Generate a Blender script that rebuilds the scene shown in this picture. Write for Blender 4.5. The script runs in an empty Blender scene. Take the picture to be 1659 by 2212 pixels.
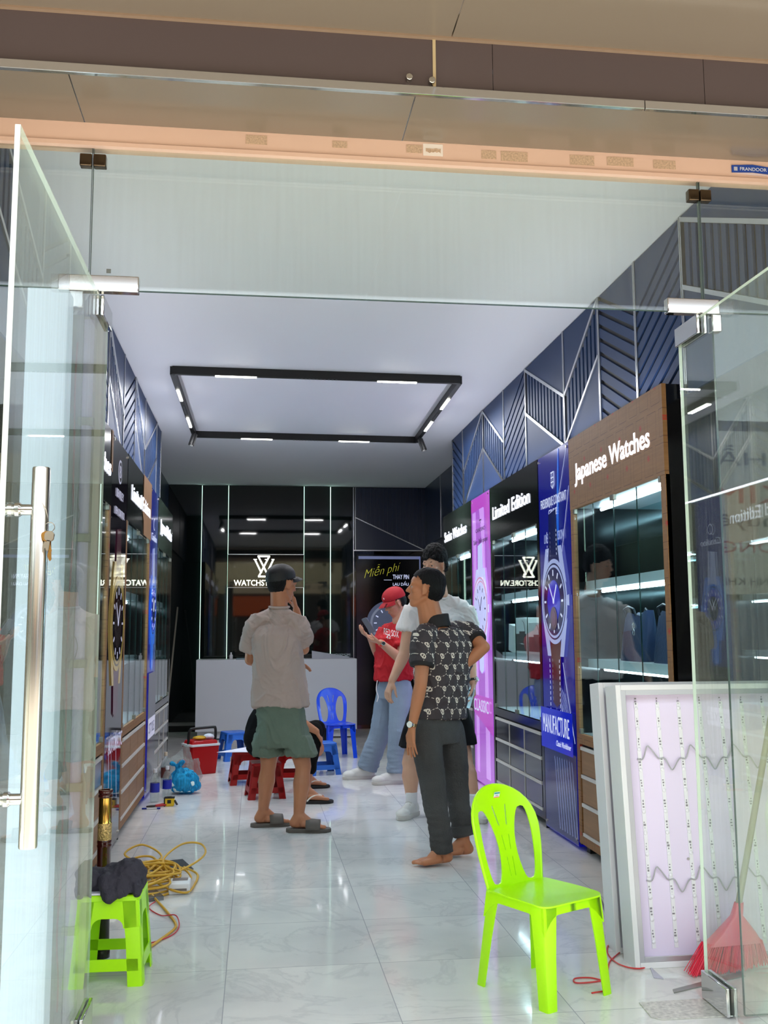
import bpy, bmesh, math, random
from mathutils import Vector, Matrix, noise
from mathutils.bvhtree import BVHTree
random.seed(7)
SC = bpy.context.scene
COL = SC.collection

# ------------------------------------------------------------------ camera
FPX = 2142.4
def _axes():
    y, p, r = math.radians(7.34686), math.radians(6.88799), math.radians(-.297156)
    cy, sy, cp, sp, cr, sr = math.cos(y), math.sin(y), math.cos(p), math.sin(p), math.cos(r), math.sin(r)
    f = Vector((sy*cp, cy*cp, sp)); right = Vector((cy, -sy, 0)); up = right.cross(f)
    return cr*right + sr*up, -sr*right + cr*up, f
AX, BX, CX = _axes()
CAMH = 1.30
cam_data = bpy.data.cameras.new('camera'); cam = bpy.data.objects.new('camera', cam_data); COL.objects.link(cam)
cam_data.sensor_fit = 'HORIZONTAL'; cam_data.sensor_width = 36; cam_data.lens = 36*FPX/1659
cam_data.clip_start = .05; cam_data.clip_end = 300
M = Matrix((AX, BX, -CX)).transposed().to_4x4(); M.translation = (0, 0, CAMH); cam.matrix_world = M
SC.camera = cam

# ------------------------------------------------------------------ world, sun, exposure
SC.view_settings.view_transform = 'Standard'; SC.view_settings.look = 'None'
SC.view_settings.gamma = 1; SC.view_settings.use_curve_mapping = False
SC.view_settings.exposure = 1.08
w = bpy.data.worlds.new('sky'); SC.world = w; w.use_nodes = True
bgn = w.node_tree.nodes['Background']; bgn.inputs[0].default_value = (.86, .93, 1.0, 1); bgn.inputs[1].default_value = 1.7
sd = bpy.data.lights.new('sun', 'SUN'); sd.energy = 4.2; sd.angle = .012; sd.color = (1, .93, .82)
sun = bpy.data.objects.new('sun', sd); COL.objects.link(sun)
sun.rotation_euler = (math.radians(33), 0, math.radians(-14)); sun.location = (0, -6, 12)

# ------------------------------------------------------------------ projection of measured points
def _ray(px, py): return CX + AX*((px-829.5)/FPX) - BX*((py-1106)/FPX)
def at(px, py, Y):
    d = _ray(px, py); return Vector((0, 0, CAMH)) + d*(Y/d.y)
def fl(px, py, z=0):
    d = _ray(px, py); return Vector((0, 0, CAMH)) + d*((z-CAMH)/d.z)
def onx(px, py, X):
    d = _ray(px, py); return Vector((0, 0, CAMH)) + d*(X/d.x)

# ------------------------------------------------------------------ materials
def srgb(r, g, b):
    f = lambda c: (c/255/12.92) if c/255 <= .04045 else ((c/255+.055)/1.055)**2.4
    return (f(r), f(g), f(b), 1)
MT = {}
def mat(name, col, rough=.5, metal=0, spec=.5, emit=None, es=1, bump=0, bscale=60, var=0, vscale=8, coat=0, alpha=None, trans=0, stretch=(1, 1, 1)):
    if name in MT: return MT[name]
    m = bpy.data.materials.new(name); m.use_nodes = True; nt = m.node_tree; b = nt.nodes['Principled BSDF']
    c = srgb(*col) if max(col) > 1 else tuple(col)+(1,)
    b.inputs['Base Color'].default_value = c; b.inputs['Roughness'].default_value = rough
    b.inputs['Metallic'].default_value = metal; b.inputs['Specular IOR Level'].default_value = spec
    b.inputs['Coat Weight'].default_value = coat; b.inputs['Coat Roughness'].default_value = .05
    if trans: b.inputs['Transmission Weight'].default_value = trans
    if emit:
        b.inputs['Emission Color'].default_value = srgb(*emit); b.inputs['Emission Strength'].default_value = es
    if alpha is not None: b.inputs['Alpha'].default_value = alpha
    if bump or var:
        tc = nt.nodes.new('ShaderNodeTexCoord'); mp = nt.nodes.new('ShaderNodeMapping'); mp.inputs['Scale'].default_value = stretch
        nt.links.new(tc.outputs['Object'], mp.inputs[0])
        if bump:
            n = nt.nodes.new('ShaderNodeTexNoise'); n.inputs['Scale'].default_value = bscale; n.inputs['Detail'].default_value = 4
            nt.links.new(mp.outputs[0], n.inputs['Vector'])
            bp = nt.nodes.new('ShaderNodeBump'); bp.inputs['Strength'].default_value = bump; bp.inputs['Distance'].default_value = .01
            nt.links.new(n.outputs[0], bp.inputs['Height']); nt.links.new(bp.outputs[0], b.inputs['Normal'])
        if var:
            n = nt.nodes.new('ShaderNodeTexNoise'); n.inputs['Scale'].default_value = vscale; n.inputs['Detail'].default_value = 5
            nt.links.new(mp.outputs[0], n.inputs['Vector'])
            r = nt.nodes.new('ShaderNodeValToRGB'); r.color_ramp.elements[0].position = .3; r.color_ramp.elements[1].position = .7
            r.color_ramp.elements[0].color = tuple(x*(1-var) for x in c[:3])+(1,); r.color_ramp.elements[1].color = tuple(min(1, x*(1+var)) for x in c[:3])+(1,)
            nt.links.new(n.outputs[0], r.inputs[0]); nt.links.new(r.outputs[0], b.inputs['Base Color'])
    MT[name] = m; return m

class NG:
    """tiny helper for math node chains"""
    def __init__(s, nt): s.nt = nt
    def m(s, op, a, b=None, c=None):
        n = s.nt.nodes.new('ShaderNodeMath'); n.operation = op
        for i, v in enumerate((a, b, c)):
            if v is None: continue
            if isinstance(v, (int, float)): n.inputs[i].default_value = v
            else: s.nt.links.new(v, n.inputs[i])
        return n.outputs[0]

def glass_mat(name, tint, refl=1.0, ior=1.5, dirt=0.0, dcol=(.72, .80, .72)):
    m = bpy.data.materials.new(name); m.use_nodes = True; nt = m.node_tree; nt.nodes.clear()
    o = nt.nodes.new('ShaderNodeOutputMaterial'); mx = nt.nodes.new('ShaderNodeMixShader')
    t = nt.nodes.new('ShaderNodeBsdfTransparent'); t.inputs[0].default_value = tint+(1,)
    g = nt.nodes.new('ShaderNodeBsdfGlossy'); g.inputs['Roughness'].default_value = .0; g.inputs[0].default_value = (refl, refl, refl, 1)
    f = nt.nodes.new('ShaderNodeLayerWeight'); f.inputs['Blend'].default_value = .5; gg = NG(nt); f0 = ((ior-1)/(ior+1))**2
    nt.links.new(gg.m('ADD', f0, gg.m('MULTIPLY', gg.m('POWER', f.outputs['Facing'], 5.0), 1-f0)), mx.inputs[0]); nt.links.new(t.outputs[0], mx.inputs[1]); nt.links.new(g.outputs[0], mx.inputs[2])
    last = mx
    if dirt:
        tc = nt.nodes.new('ShaderNodeTexCoord'); mp = nt.nodes.new('ShaderNodeMapping'); mp.inputs['Scale'].default_value = (30, 30, 1.2)
        n = nt.nodes.new('ShaderNodeTexNoise'); n.inputs['Scale'].default_value = 2.0; n.inputs['Detail'].default_value = 6
        nt.links.new(tc.outputs['Object'], mp.inputs[0]); nt.links.new(mp.outputs[0], n.inputs['Vector'])
        r = nt.nodes.new('ShaderNodeMapRange'); r.inputs[1].default_value = .35; r.inputs[2].default_value = .8; r.inputs[3].default_value = dirt*.35; r.inputs[4].default_value = dirt*1.6
        nt.links.new(n.outputs[0], r.inputs[0])
        d = nt.nodes.new('ShaderNodeBsdfDiffuse'); d.inputs[0].default_value = tuple(dcol)+(1,)
        m2 = nt.nodes.new('ShaderNodeMixShader'); nt.links.new(r.outputs[0], m2.inputs[0])
        nt.links.new(mx.outputs[0], m2.inputs[1]); nt.links.new(d.outputs[0], m2.inputs[2]); last = m2
    nt.links.new(last.outputs[0], o.inputs[0]); MT[name] = m; return m

GL_FRONT = glass_mat('clear_green_glass', (.95, .985, .95), 1, 1.5, .02)
GL_DOOR = glass_mat('dusty_door_glass', (.94, .98, .95), 1, 1.5, .05)
GL_CAB = glass_mat('cabinet_glass', (.88, .975, .99), 1, 1.4, 0)
GL_EDGE = mat('glass_edge', (70, 92, 86), .2, 0, .6)
PL_CLEAR = glass_mat('clear_plastic', (.86, .89, .92), 1, 1.4, .25)
PL_FILM = glass_mat('thin_film', (.84, .84, .87), 1, 1.4, .2)
PL_BLUE = glass_mat('blue_film', (.12, .55, .85), 1, 1.4, .75, (.03, .38, .68))

CHROME = mat('chrome', (205, 205, 205), .08, 1)
STEEL = mat('brushed_steel', (200, 196, 188), .22, 1)
STRIP = mat('silver_strip', (190, 192, 196), .28, 1)
NAVY = mat('navy_panel', (42, 64, 104), .5, 0, .25)
NAVYD = mat('navy_groove', (6, 9, 16), .5)
BLACK = mat('black_gloss', (9, 9, 11), .04, 0, .6, coat=.4)
BLACKL = mat('black_laminate', (14, 14, 17), .12, 0, .5)
BLACKM = mat('black_matt', (12, 12, 13), .5)
CEILM = mat('ceiling_paint', (234, 234, 240), .55, bump=.02, bscale=300)
WHITEP = mat('white_paint', (225, 225, 228), .4)
WHITELAM = mat('white_laminate', (214, 216, 222), .28)
MIRROR = mat('mirror', (176, 214, 222), .02, 1)
LETTER = mat('letter_glow', (235, 240, 255), .4, emit=(238, 243, 255), es=.75)
LED = mat('led_glow', (255, 255, 245), .4, emit=(255, 253, 240), es=9)
TUBE = mat('tube_glow', (235, 255, 255), .4, emit=(232, 248, 255), es=11)

def wood_ply():
    m = mat('film_faced_ply', (140, 100, 62), .5, var=.12, vscale=3, stretch=(1, 1, 25)); return m
PLY = wood_ply()
def kraft():
    m = bpy.data.materials.new('kraft_film'); m.use_nodes = True; nt = m.node_tree; b = nt.nodes['Principled BSDF']
    b.inputs['Roughness'].default_value = .55
    tc = nt.nodes.new('ShaderNodeTexCoord'); sp = nt.nodes.new('ShaderNodeSeparateXYZ'); nt.links.new(tc.outputs['Object'], sp.inputs[0]); g = NG(nt)
    u = sp.outputs[1]; v = sp.outputs[2]
    cw = .145; ch = .17
    row = g.m('FLOOR', g.m('DIVIDE', v, ch)); uu = g.m('ADD', g.m('DIVIDE', u, cw), g.m('MULTIPLY', row, .37))
    fu = g.m('ABSOLUTE', g.m('SUBTRACT', g.m('FRACT', uu), .5)); fv = g.m('ABSOLUTE', g.m('SUBTRACT', g.m('FRACT', g.m('DIVIDE', v, ch)), .5))
    mx = g.m('MAXIMUM', g.m('DIVIDE', fu, .36), g.m('DIVIDE', fv, .40))
    line = g.m('LESS_THAN', g.m('ABSOLUTE', g.m('SUBTRACT', mx, 1)), .022)
    # small red stars in every other cell
    alt = g.m('LESS_THAN', g.m('FRACT', g.m('MULTIPLY', g.m('ADD', g.m('FLOOR', uu), row), .5)), .25)
    du = g.m('MULTIPLY', g.m('SUBTRACT', g.m('FRACT', uu), .5), cw); dv = g.m('MULTIPLY', g.m('SUBTRACT', g.m('FRACT', g.m('DIVIDE', v, ch)), .62), ch)
    rr = g.m('SQRT', g.m('ADD', g.m('MULTIPLY', du, du), g.m('MULTIPLY', dv, dv))); an = g.m('ARCTAN2', dv, du)
    lim = g.m('ADD', .011, g.m('MULTIPLY', g.m('COSINE', g.m('MULTIPLY', an, 8)), .008))
    star = g.m('MULTIPLY', g.m('LESS_THAN', rr, lim), alt)
    n = nt.nodes.new('ShaderNodeTexNoise'); n.inputs['Scale'].default_value = 6; n.inputs['Detail'].default_value = 5
    mp = nt.nodes.new('ShaderNodeMapping'); mp.inputs['Scale'].default_value = (1, 1, 14); nt.links.new(tc.outputs['Object'], mp.inputs[0]); nt.links.new(mp.outputs[0], n.inputs['Vector'])
    r = nt.nodes.new('ShaderNodeValToRGB'); r.color_ramp.elements[0].position = .3; r.color_ramp.elements[1].position = .7
    r.color_ramp.elements[0].color = srgb(134, 94, 54); r.color_ramp.elements[1].color = srgb(148, 106, 64); nt.links.new(n.outputs[0], r.inputs[0])
    m1 = nt.nodes.new('ShaderNodeMix'); m1.data_type = 'RGBA'; nt.links.new(line, m1.inputs[0]); nt.links.new(r.outputs[0], m1.inputs[6]); m1.inputs[7].default_value = srgb(96, 58, 30)
    m2 = nt.nodes.new('ShaderNodeMix'); m2.data_type = 'RGBA'; nt.links.new(star, m2.inputs[0]); nt.links.new(m1.outputs[2], m2.inputs[6]); m2.inputs[7].default_value = srgb(178, 40, 30)
    nt.links.new(m2.outputs[2], b.inputs['Base Color']); return m
KRAFT = kraft()

def marble():
    m = bpy.data.materials.new('marble_tiles'); m.use_nodes = True; nt = m.node_tree; b = nt.nodes['Principled BSDF']
    tc = nt.nodes.new('ShaderNodeTexCoord'); sp = nt.nodes.new('ShaderNodeSeparateXYZ'); nt.links.new(tc.outputs['Object'], sp.inputs[0]); g = NG(nt)
    fx = g.m('ABSOLUTE', g.m('SUBTRACT', g.m('FRACT', g.m('DIVIDE', g.m('ADD', sp.outputs[0], .1), .6)), .5))
    fy = g.m('ABSOLUTE', g.m('SUBTRACT', g.m('FRACT', g.m('DIVIDE', g.m('ADD', sp.outputs[1], .12), .6)), .5))
    joint = g.m('GREATER_THAN', g.m('MAXIMUM', fx, fy), .4972)
    # veins, shifted per tile
    ix = g.m('FLOOR', g.m('DIVIDE', g.m('ADD', sp.outputs[0], .1), .6)); iy = g.m('FLOOR', g.m('DIVIDE', g.m('ADD', sp.outputs[1], .12), .6))
    cb = nt.nodes.new('ShaderNodeCombineXYZ'); nt.links.new(g.m('ADD', sp.outputs[0], g.m('MULTIPLY', iy, 3.7)), cb.inputs[0]); nt.links.new(g.m('ADD', sp.outputs[1], g.m('MULTIPLY', ix, 5.3)), cb.inputs[1])
    n = nt.nodes.new('ShaderNodeTexNoise'); n.inputs['Scale'].default_value = 1.6; n.inputs['Detail'].default_value = 9; n.inputs['Roughness'].default_value = .62; n.inputs['Distortion'].default_value = 1.3
    nt.links.new(cb.outputs[0], n.inputs['Vector'])
    v = g.m('ABSOLUTE', g.m('SUBTRACT', n.outputs[0], .5)); mr = nt.nodes.new('ShaderNodeMapRange'); mr.inputs[1].default_value = 0; mr.inputs[2].default_value = .03; mr.inputs[3].default_value = .20; mr.inputs[4].default_value = 0
    nt.links.new(v, mr.inputs[0])
    n2 = nt.nodes.new('ShaderNodeTexNoise'); n2.inputs['Scale'].default_value = 2.3; n2.inputs['Detail'].default_value = 6; nt.links.new(cb.outputs[0], n2.inputs['Vector'])
    r = nt.nodes.new('ShaderNodeValToRGB'); r.color_ramp.elements[0].position = .3; r.color_ramp.elements[1].position = .68
    r.color_ramp.elements[0].color = srgb(212, 211, 210); r.color_ramp.elements[1].color = srgb(232, 230, 226); nt.links.new(n2.outputs[0], r.inputs[0])
    m1 = nt.nodes.new('ShaderNodeMix'); m1.data_type = 'RGBA'; nt.links.new(mr.outputs[0], m1.inputs[0]); nt.links.new(r.outputs[0], m1.inputs[6]); m1.inputs[7].default_value = srgb(150, 152, 160)
    m2 = nt.nodes.new('ShaderNodeMix'); m2.data_type = 'RGBA'; nt.links.new(joint, m2.inputs[0]); nt.links.new(m1.outputs[2], m2.inputs[6]); m2.inputs[7].default_value = srgb(172, 172, 176)
    # dusty footprints dull the gloss towards the door
    n3 = nt.nodes.new('ShaderNodeTexNoise'); n3.inputs['Scale'].default_value = 3.5; n3.inputs['Detail'].default_value = 8; nt.links.new(tc.outputs['Object'], n3.inputs['Vector'])
    rr = nt.nodes.new('ShaderNodeMapRange'); rr.inputs[1].default_value = .35; rr.inputs[2].default_value = .75; rr.inputs[3].default_value = .03; rr.inputs[4].default_value = .14
    nt.links.new(n3.outputs[0], rr.inputs[0]); nt.links.new(rr.outputs[0], b.inputs['Roughness'])
    nt.links.new(m2.outputs[2], b.inputs['Base Color']); b.inputs['Specular IOR Level'].default_value = .55
    return m
MARBLE = marble()

# ------------------------------------------------------------------ mesh builder
class MB:
    def __init__(s): s.b = bmesh.new()
    def _add(s, verts, faces):
        vs = [s.b.verts.new(v) for v in verts]
        for f in faces:
            try: s.b.faces.new([vs[i] for i in f])
            except ValueError: pass
        return vs
    def box(s, a, b, rot=None, c=None):
        x0, x1 = sorted((a[0], b[0])); y0, y1 = sorted((a[1], b[1])); z0, z1 = sorted((a[2], b[2]))
        v = [Vector(p) for p in ((x0, y0, z0), (x1, y0, z0), (x1, y1, z0), (x0, y1, z0), (x0, y0, z1), (x1, y0, z1), (x1, y1, z1), (x0, y1, z1))]
        if rot is not None:
            cc = Vector(c) if c is not None else sum(v, Vector())/8
            v = [cc + rot @ (p-cc) for p in v]
        s._add(v, ((0, 3, 2, 1), (4, 5, 6, 7), (0, 1, 5, 4), (1, 2, 6, 5), (2, 3, 7, 6), (3, 0, 4, 7))); return s
    def bar(s, p0, p1, w, t, up=(0, 0, 1)):
        """box of section w x t from p0 to p1; w lies across 'up'"""
        p0, p1 = Vector(p0), Vector(p1); d = (p1-p0).normalized(); u = Vector(up); a = d.cross(u)
        if a.length < 1e-5: a = d.cross(Vector((1, 0, 0)))
        a.normalize(); bb = a.cross(d).normalized(); v = []
        for p in (p0, p1):
            for sx, sy in ((-1, -1), (1, -1), (1, 1), (-1, 1)): v.append(p + a*(w/2*sx) + bb*(t/2*sy))
        s._add(v, ((0, 3, 2, 1), (4, 5, 6, 7), (0, 1, 5, 4), (1, 2, 6, 5), (2, 3, 7, 6), (3, 0, 4, 7))); return s
    def ring(s, c, a, b, ra, rb, n, ph=0):
        return [Vector(c) + a*(math.cos(2*math.pi*(i/n)+ph)*ra) + b*(math.sin(2*math.pi*(i/n)+ph)*rb) for i in range(n)]
    def skin(s, rings, cap0=True, cap1=True, closed=False):
        n = len(rings[0]); R = [[s.b.verts.new(v) for v in r] for r in rings]
        for i in range(len(R)-1 + (1 if closed else 0)):
            A, B = R[i], R[(i+1) % len(R)]
            for j in range(n):
                k = (j+1) % n
                try: s.b.faces.new((A[j], A[k], B[k], B[j]))
                except ValueError: pass
        if cap0 and not closed: s.b.faces.new(list(reversed(R[0])))
        if cap1 and not closed: s.b.faces.new(R[-1])
        return s
    def cyl(s, p0, p1, r0, r1=None, n=16, cap=True):
        r1 = r0 if r1 is None else r1; p0, p1 = Vector(p0), Vector(p1); d = (p1-p0).normalized()
        a = d.orthogonal().normalized(); b = d.cross(a)
        return s.skin([s.ring(p0, a, b, r0, r0, n), s.ring(p1, a, b, r1, r1, n)], cap, cap)
    def lathe(s, prof, o=(0, 0, 0), n=24, axis='z', cap=True):
        o = Vector(o); ax = {'z': (Vector((1, 0, 0)), Vector((0, 1, 0)), Vector((0, 0, 1))), 'x': (Vector((0, 1, 0)), Vector((0, 0, 1)), Vector((1, 0, 0))), 'y': (Vector((0, 0, 1)), Vector((1, 0, 0)), Vector((0, 1, 0)))}[axis]
        return s.skin([s.ring(o+ax[2]*h, ax[0], ax[1], max(r, 1e-4), max(r, 1e-4), n) for r, h in prof], cap, cap)
    def ell(s, c, r, n=14, rot=None):
        R = []; 
        for i in range(1, n):
            t = math.pi*i/n; ring = []
            for j in range(n*2):
                p = math.pi*j/n; v = Vector((math.sin(t)*math.cos(p)*r[0], math.sin(t)*math.sin(p)*r[1], -math.cos(t)*r[2]))
                if rot is not None: v = rot @ v
                ring.append(Vector(c)+v)
            R.append(ring)
        return s.skin(R)
    def cap(s, p0, r0, p1, r1, n=12):
        """tapered capsule"""
        p0, p1 = Vector(p0), Vector(p1); d = p1-p0; L = d.length
        if L < 1e-6: return s.ell(p0, (r0, r0, r0))
        d /= L; a = d.orthogonal().normalized(); b = d.cross(a); R = []
        for i in range(1, 5):
            t = math.pi/2*i/5 ; R.append(s.ring(p0-d*(r0*math.cos(t)), a, b, r0*math.sin(t), r0*math.sin(t), n))
        R.append(s.ring(p0, a, b, r0, r0, n)); R.append(s.ring(p1, a, b, r1, r1, n))
        for i in range(4, 0, -1):
            t = math.pi/2*i/5; R.append(s.ring(p1+d*(r1*math.cos(t)), a, b, r1*math.sin(t), r1*math.sin(t), n))
        return s.skin(R)
    def tube(s, pts, r, n=8, closed=False):
        pts = [Vector(p) for p in pts]; R = []; prev = None; N = len(pts)
        for i, p in enumerate(pts):
            q = pts[(i+1) % N] if (closed or i < N-1) else p; o = pts[i-1] if (closed or i > 0) else p
            d = (q-o).normalized() if (q-o).length > 1e-9 else Vector((0, 0, 1))
            if prev is None: a = d.orthogonal().normalized()
            else:
                a = prev - d*prev.dot(d)
                a = a.normalized() if a.length > 1e-6 else d.orthogonal().normalized()
            prev = a; b = d.cross(a); rr = r[i] if isinstance(r, (list, tuple)) else r
            R.append(s.ring(p, a, b, rr, rr, n))
        return s.skin(R, True, True, closed)
    def prism(s, poly, o, u, v, t):
        """polygon (list of 2-D) in frame o,u,v extruded by vector t"""
        o, u, v, t = Vector(o), Vector(u), Vector(v), Vector(t)
        A = [s.b.verts.new(o+u*x+v*y) for x, y in poly]; B = [s.b.verts.new(o+u*x+v*y+t) for x, y in poly]; n = len(poly)
        s.b.faces.new(A); s.b.faces.new(list(reversed(B)))
        for i in range(n): s.b.faces.new((A[i], B[i], B[(i+1) % n], A[(i+1) % n]))
        return s
    def build(s, name, m, parent=None, bevel=0, smooth=True, seg=2, tri=False, loc=None):
        b = s.b; bmesh.ops.recalc_face_normals(b, faces=b.faces)
        me = bpy.data.meshes.new(name); b.to_mesh(me); b.free()
        if smooth:
            for p in me.polygons: p.use_smooth = True
            try: me.set_sharp_from_angle(angle=math.radians(38))
            except Exception: pass
        me.materials.append(m); o = bpy.data.objects.new(name, me); COL.objects.link(o)
        if bevel:
            md = o.modifiers.new('bevel', 'BEVEL'); md.width = bevel; md.segments = seg; md.limit_method = 'ANGLE'; md.angle_limit = math.radians(40); md.harden_normals = False
        if parent: o.parent = parent
        return o

def tag(o, label, cat, group=None, kind=None):
    if label: o['label'] = label
    if cat: o['category'] = cat
    if group: o['group'] = group
    if kind: o['kind'] = kind
    return o
def thing(name, label, cat, group=None, loc=(0, 0, 0), rz=0):
    o = bpy.data.objects.new(name, None); o.empty_display_size = .1; COL.objects.link(o); o.location = loc; o.rotation_euler = (0, 0, rz)
    return tag(o, label, cat, group)
def struct(name, mb, m, parent=None, bevel=0, label=None, smooth=False):
    o = mb.build(name, m, parent, bevel, smooth)
    if not parent: o['kind'] = 'structure'; 
    if label: o['label'] = label
    return o
def sroot(name, label=None):
    o = bpy.data.objects.new(name, None); COL.objects.link(o); o['kind'] = 'structure'
    if label: o['label'] = label
    return o
def dup(o, parent=None):
    c = o.copy(); COL.objects.link(c)
    if parent: c.parent = parent
    for ch in [x for x in o.children]: dup(ch, c)
    return c
def rounded(w, h, r, n=5, cx=0, cy=0):
    P = []
    for sx, sy, a0 in ((1, -1, -90), (1, 1, 0), (-1, 1, 90), (-1, -1, 180)):
        for i in range(n+1):
            a = math.radians(a0+90*i/n); P.append((cx+sx*(w/2-r)+r*math.cos(a), cy+sy*(h/2-r)+r*math.sin(a)))
    return P
FR = {'R': (Vector((0, -1, 0)), Vector((0, 0, 1)), Vector((-1, 0, 0))), 'L': (Vector((0, 1, 0)), Vector((0, 0, 1)), Vector((1, 0, 0))), 'B': (Vector((1, 0, 0)), Vector((0, 0, 1)), Vector((0, -1, 0)))}
def text_mesh(s, bold=0, extrude=.004, italic=0, res=3, space=1):
    cu = bpy.data.curves.new('t', 'FONT'); cu.body = s; cu.size = 1; cu.offset = bold; cu.extrude = 0; cu.shear = italic; cu.resolution_u = res; cu.space_character = space
    o = bpy.data.objects.new('t', cu); COL.objects.link(o)
    dg = bpy.context.evaluated_depsgraph_get(); me = bpy.data.meshes.new_from_object(o.evaluated_get(dg))
    bpy.data.objects.remove(o); bm = bmesh.new(); bm.from_mesh(me); bpy.data.meshes.remove(me)
    bmesh.ops.remove_doubles(bm, verts=bm.verts, dist=1e-5); return bm
def text(name, s, o, frame, width, height, m, parent, depth=.004, bold=0, italic=0, label=None, res=3, space=1, warp=None):
    """text fitted to width x height with its lower-left corner at o, in frame (u, v, n)"""
    bm = text_mesh(s, bold, italic=italic, res=res, space=space)
    xs = [v.co.x for v in bm.verts]; ys = [v.co.y for v in bm.verts]; x0, x1, y0, y1 = min(xs), max(xs), min(ys), max(ys)
    if not any(c in s for c in 'gjpqy,Q'): yb = y0; hh = y1-y0
    else: yb = 0; hh = y1
    sx = width/(x1-x0); sy = height/hh; u, v, n = frame; o = Vector(o)
    g = bmesh.ops.extrude_face_region(bm, geom=list(bm.faces)); top = {e for e in g['geom'] if isinstance(e, bmesh.types.BMVert)}
    for vv in bm.verts:
        a = (vv.co.x-x0)*sx; b = (vv.co.y-yb)*sy
        if warp: a, b = warp(a, b)
        vv.co = o + u*a + v*b + n*(depth if vv in top else 0)
    bmesh.ops.recalc_face_normals(bm, faces=bm.faces)
    me = bpy.data.meshes.new(name); bm.to_mesh(me); bm.free(); me.materials.append(m)
    ob = bpy.data.objects.new(name, me); COL.objects.link(ob); ob.parent = parent
    if label: ob['label'] = label
    return ob
def child(ob, par): ob.parent = par; ob.matrix_parent_inverse = par.matrix_basis.inverted(); return ob
def fix(root):
    root_inv = Matrix.LocRotScale(root.location, root.rotation_euler, None).inverted()
    for c in root.children: c.matrix_parent_inverse = root_inv
    return root
# ------------------------------------------------------------------ setting: shell of the shop
CEZ = 3.30; XR = 1.93; XL = -.855; WR = 2.36; WL = -1.22; YB = 13.6; YF = 3.34
def simple(name, a, b, m, parent=None, bevel=0): return struct(name, MB().box(a, b), m, parent, bevel)
simple('floor', (-2.6, .9, -.05), (3.6, YB+.1, 0), MARBLE)
simple('ceiling', (WL-.1, YF+.03, CEZ), (WR+.1, YB+.1, CEZ+.05), CEILM)
simple('wall_left', (WL-.1, YF-.06, -.02), (WL, YB, CEZ), mat('dark_wall', (28, 30, 36), .35))
simple('wall_right', (WR, YF-.06, -.02), (WR+.1, YB, CEZ), MT['dark_wall'])
simple('wall_back', (WL, YB, -.02), (WR, YB+.1, CEZ), BLACK)
simple('trim_1', (WL+.01, YB-.02, .08), (-.75, YB-.002, .13), mat('grey_trim', (120, 122, 120), .4))
simple('trim_2', (1.22, YB-.02, .06), (1.40, YB-.002, .12), MT['grey_trim'])

# outside: pavement, street and the shop block across the road (seen only as reflections)
PAVE = mat('pavement', (186, 176, 160), .85, var=.1, vscale=4)
simple('ground', (-30, -9, -.12), (30, .9, -.04), PAVE)
bl = thing('shop_building', 'low shop building across the street with cream signboards', 'building', loc=(0, -10, 0))
def bpart(name, a, b, m): 
    o = MB().box(a, b).build(name, m, bl, 0, False); o.matrix_parent_inverse = Matrix.Translation((0, 10, 0)); return o
bpart('facade', (-14, -9.6, -.1), (16, -9.3, 4.9), mat('dim_facade', (70, 64, 58), .8))
for sx in (-1, 1):  # side blocks added out of view to cut sky reflections in the door glass
    nb = thing('sky_blocker', ('plain grey block added left of the shop to hide sky from the glass', 'plain grey block added right of the shop to hide sky from the glass')[sx > 0], 'building', loc=(sx*13, -4, 0))
    MB().box((sx*12, -9, -.1), (sx*13, 2.8, 4.2)).build('facade', mat('blocker_grey', (104, 104, 100), .8), nb, 0, False); MB().box((sx*11.9, -6, 2.4), (sx*12, -1, 3.2)).build('awning', mat('blocker_red', (150, 50, 44), .7), nb, 0, False); fix(nb)
bpart('signboard', (-6.5, -9.28, 2.7), (5.5, -9.2, 4.1), mat('cream_sign', (214, 196, 160), .6))
bpart('signboard', (6.2, -9.28, 1.9), (9.6, -9.2, 4.7), mat('white_sign', (226, 224, 216), .6))
bpart('signboard', (-1.0, -9.28, 1.9), (.6, -9.2, 2.6), mat('orange_sign', (210, 92, 30), .6))
bpart('doorway', (-5.8, -9.28, 0), (-1.4, -9.25, 2.6), BLACKM)
bpart('doorway', (1.4, -9.28, 0), (5.2, -9.25, 2.6), mat('shop_dark', (38, 26, 22), .6))
bpart('shutter', (6.4, -9.28, 0), (9.4, -9.25, 1.8), mat('blue_shutter', (58, 80, 140), .5))
FS = (Vector((-1, 0, 0)), Vector((0, 0, 1)), Vector((0, 1, 0)))
SGN = mat('sign_red', (190, 40, 34), .6); SGG = mat('sign_grey', (80, 80, 84), .6); SGB = mat('sign_brown', (120, 84, 50), .6)
def stext(s, x, z, w_, h, m):
    o = text('sign_lettering', s, (x, -9.19, z), FS, w_, h, m, bl, .01); o.matrix_parent_inverse = Matrix.Translation((0, 10, 0))
stext('TẠT', 4.6, 3.35, 2.2, .55, SGB); stext('212A TRẦN CAO VÂN - TP. ĐÀ NẴNG', 4.9, 2.85, 4.6, .22, SGG)
stext('NHẪN', 9.2, 4.1, 1.9, .35, SGG); stext('KIM', 9.0, 3.45, 1.3, .3, SGN); stext('Chuyên', 9.2, 3.05, 1.7, .22, SGG); stext('- BÔNG TAI', 9.3, 2.6, 2.3, .25, SGN); stext('Q. THANH KHÊ TP.ĐÀ NẴNG', 9.4, 2.05, 3.1, .2, SGG)

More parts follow.
